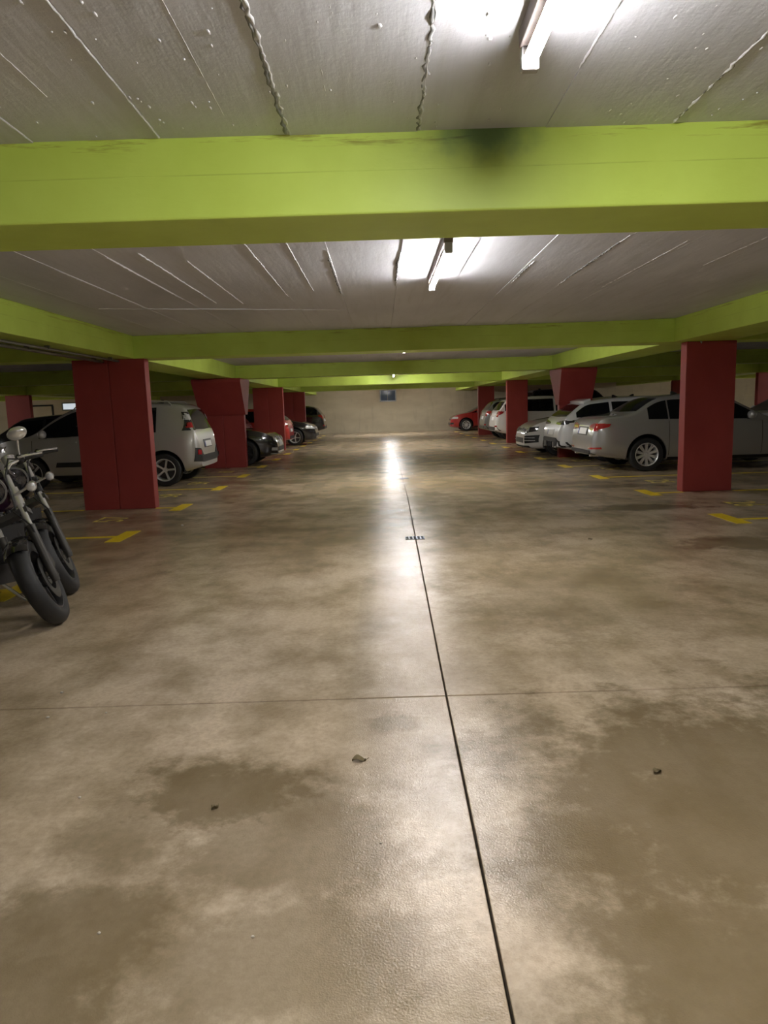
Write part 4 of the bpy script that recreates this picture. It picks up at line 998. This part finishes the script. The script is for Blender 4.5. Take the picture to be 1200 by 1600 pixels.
    vs_ = [p for r_ in rings for p in r_]; fs_ = [(i * n + k, i * n + (k + 1) % n, (i + 1) * n + (k + 1) % n, (i + 1) * n + k) for i in range(len(rings) - 1) for k in range(n)]
    fs_ += [tuple(range(n)), tuple((len(rings) - 1) * n + k for k in range(n))]
    t_ = bp('fuel_tank', tk.add(vs_, fs_), tank_mat, ang=70)
    bp('filler_cap', MB().lathe([(.001, .012), (.035, .01), (.04, -.01)], V(-.52, 0, .985), (0, 0, 1), 16), 'chrome', t_)
    st_ = MB(); rings = []
    for x, hw_, zc, hh in ((-.84, .08, .76, .03), (-.90, .13, .755, .045), (-1.10, .155, .735, .05), (-1.25, .14, .775, .055), (-1.50, .12, .815, .045), (-1.62, .07, .82, .03)):
        rings.append([(x, hw_ * math.cos(2 * PI * k / n), zc + hh * math.sin(2 * PI * k / n)) for k in range(n)])
    vs_ = [p for r_ in rings for p in r_]
    bp('saddle', st_.add(vs_, [(i * n + k, i * n + (k + 1) % n, (i + 1) * n + (k + 1) % n, (i + 1) * n + k) for i in range(len(rings) - 1) for k in range(n)] + [tuple(range(n)), tuple((len(rings) - 1) * n + k for k in range(n))]), 'leather', ang=70)
    rw = bp('rear_wheel', tyre((-1.52, 0, WR), WR, .08), 'rubber'); cast_wheel((-1.52, 0, WR), WR, bp, rw)
    vs_ = []; fs_ = []
    for k in range(n + 1):
        a = R(10) + R(130) * k / n
        for j in range(7):
            b = -1 + 2 * j / 6; rr = WR + .05 - .03 * b * b; vs_.append((-1.52 - rr * math.cos(a), .10 * b, WR + .03 + rr * math.sin(a)))
    for k in range(n):
        for j in range(6): q = k * 7 + j; fs_.append((q, q + 1, q + 8, q + 7))
    bp('rear_mudguard', MB().add(vs_, fs_), tank_mat)
    bp('tail_lamp', MB().sphere((-1.86, 0, .60), (.03, .06, .035), 12, 8), 'red_lens')
    # side stand reaching down on the left
    zmin_pt = V(-.78, .10, .26)
    g = Matrix.Rotation(lean, 4, 'X') @ Vector((-.70, .36, 0))
    o.location = (0, 0, 0); o.rotation_euler = (0, 0, yaw)
    lo = min(v.co.z for v in fw.data.vertices); lo2 = min(v.co.z for v in rw.data.vertices)
    foot_y = .30; foot = Vector((-.66, foot_y + .10 * math.sin(lean), lo + .012))
    a0 = LE @ zmin_pt
    MB().tube([a0, foot], [.014, .012], 8).build('side_stand', 'chrome', o)
    # bring the rear tyre to the same level as the front one
    low = [v.co for v in fw.data.vertices if v.co.z < lo + .004]
    c = sum(low, Vector()) / len(low)
    rm = Matrix.Rotation(yaw, 3, 'Z') @ Vector((c.x, c.y, 0))
    o.location = (contact[0] - rm.x, contact[1] - rm.y, -lo)
    return o
motorcycle('black and chrome motorcycle in front, wheel turned towards the aisle', (-2.21, 4.66), R(-28), R(0.5), R(50), 'moto_purple')
motorcycle('second motorcycle parked just behind the front motorcycle', (-2.48, 5.48), R(-28), R(1), R(48), 'moto_black', False, False, False)

# ------------------------------------------------------------------ litter on the floor
def leaf(x, y, l, a, label):
    n = 8; vs_ = []; fs_ = []
    for i in range(n + 1):
        t = i / n; wd = l * .32 * math.sin(PI * min(1, t * 1.02)) ** .8
        for s in (-1, 0, 1): vs_.append(((t - .5) * l, s * wd, .003 + .010 * abs(s) * random.uniform(.4, 1.2) + .006 * math.sin(t * 5)))
    for i in range(n):
        for j in range(2): q = i * 3 + j; fs_.append((q, q + 1, q + 4, q + 3))
    off = len(vs_); vs2 = [(x_, y_, z_ - .0012) for x_, y_, z_ in vs_]
    mb = MB().add(vs_, fs_).add(vs2, [tuple(reversed(f)) for f in fs_])
    o = mb.build('dry_leaf', 'leaf'); o.location = (x, y, .0); o.rotation_euler = (0, 0, a); tag(o, label, 'leaf', 'dry leaves')
    MB().tube([(l * .5, 0, .004), (l * .72, .006, .008)], .0012, 5).build('stem', 'leaf', o)
leaf(-0.125, 2.62, .055, .1, 'dry brown leaf on floor left of the centre joint')
leaf(0.985, 2.462, .045, .7, 'pale crumpled leaf on the dark floor at right')
leaf(-0.62, 2.312, .030, .9, 'small dark leaf beside the brown floor stain at left')
leaf(2.06, 6.98, .05, .4, 'small leaf on floor far right of the drain')
def crumb(x, y, r, label):
    mb = MB(); mb.sphere((0, 0, r * .6), (r, r * .8, r * .65), 8, 6)
    mb.v = [(a * random.uniform(.85, 1.15), b * random.uniform(.85, 1.15), max(0, c)) for a, b, c in mb.v]
    o = mb.build('crumb', 'pebble', ang=60); o.location = (x, y, 0); tag(o, label, 'litter', 'pale crumbs on the floor')
where = ['just before the cross joint at the left edge', 'at left, level with the brown stain', 'at lower left of the brown stain', 'at lower left, nearest the centre joint',
         'just beyond the cross joint at the left edge', 'in the aisle by the first left bay line', 'touching distance of cross joint, left side', 'between the brown stain and the lamp reflection']
for (x, y, r), t in zip(((-1.575, 3.116, .008), (-1.134, 2.411, .006), (-0.795, 1.723, .005), (-0.378, 1.691, .005), (-1.641, 3.411, .008), (-2.478, 8.657, .018), (-1.32, 3.15, .006), (-0.04, 2.08, .004)), where):
    crumb(x, y, r, 'tiny pale crumb on floor ' + t)
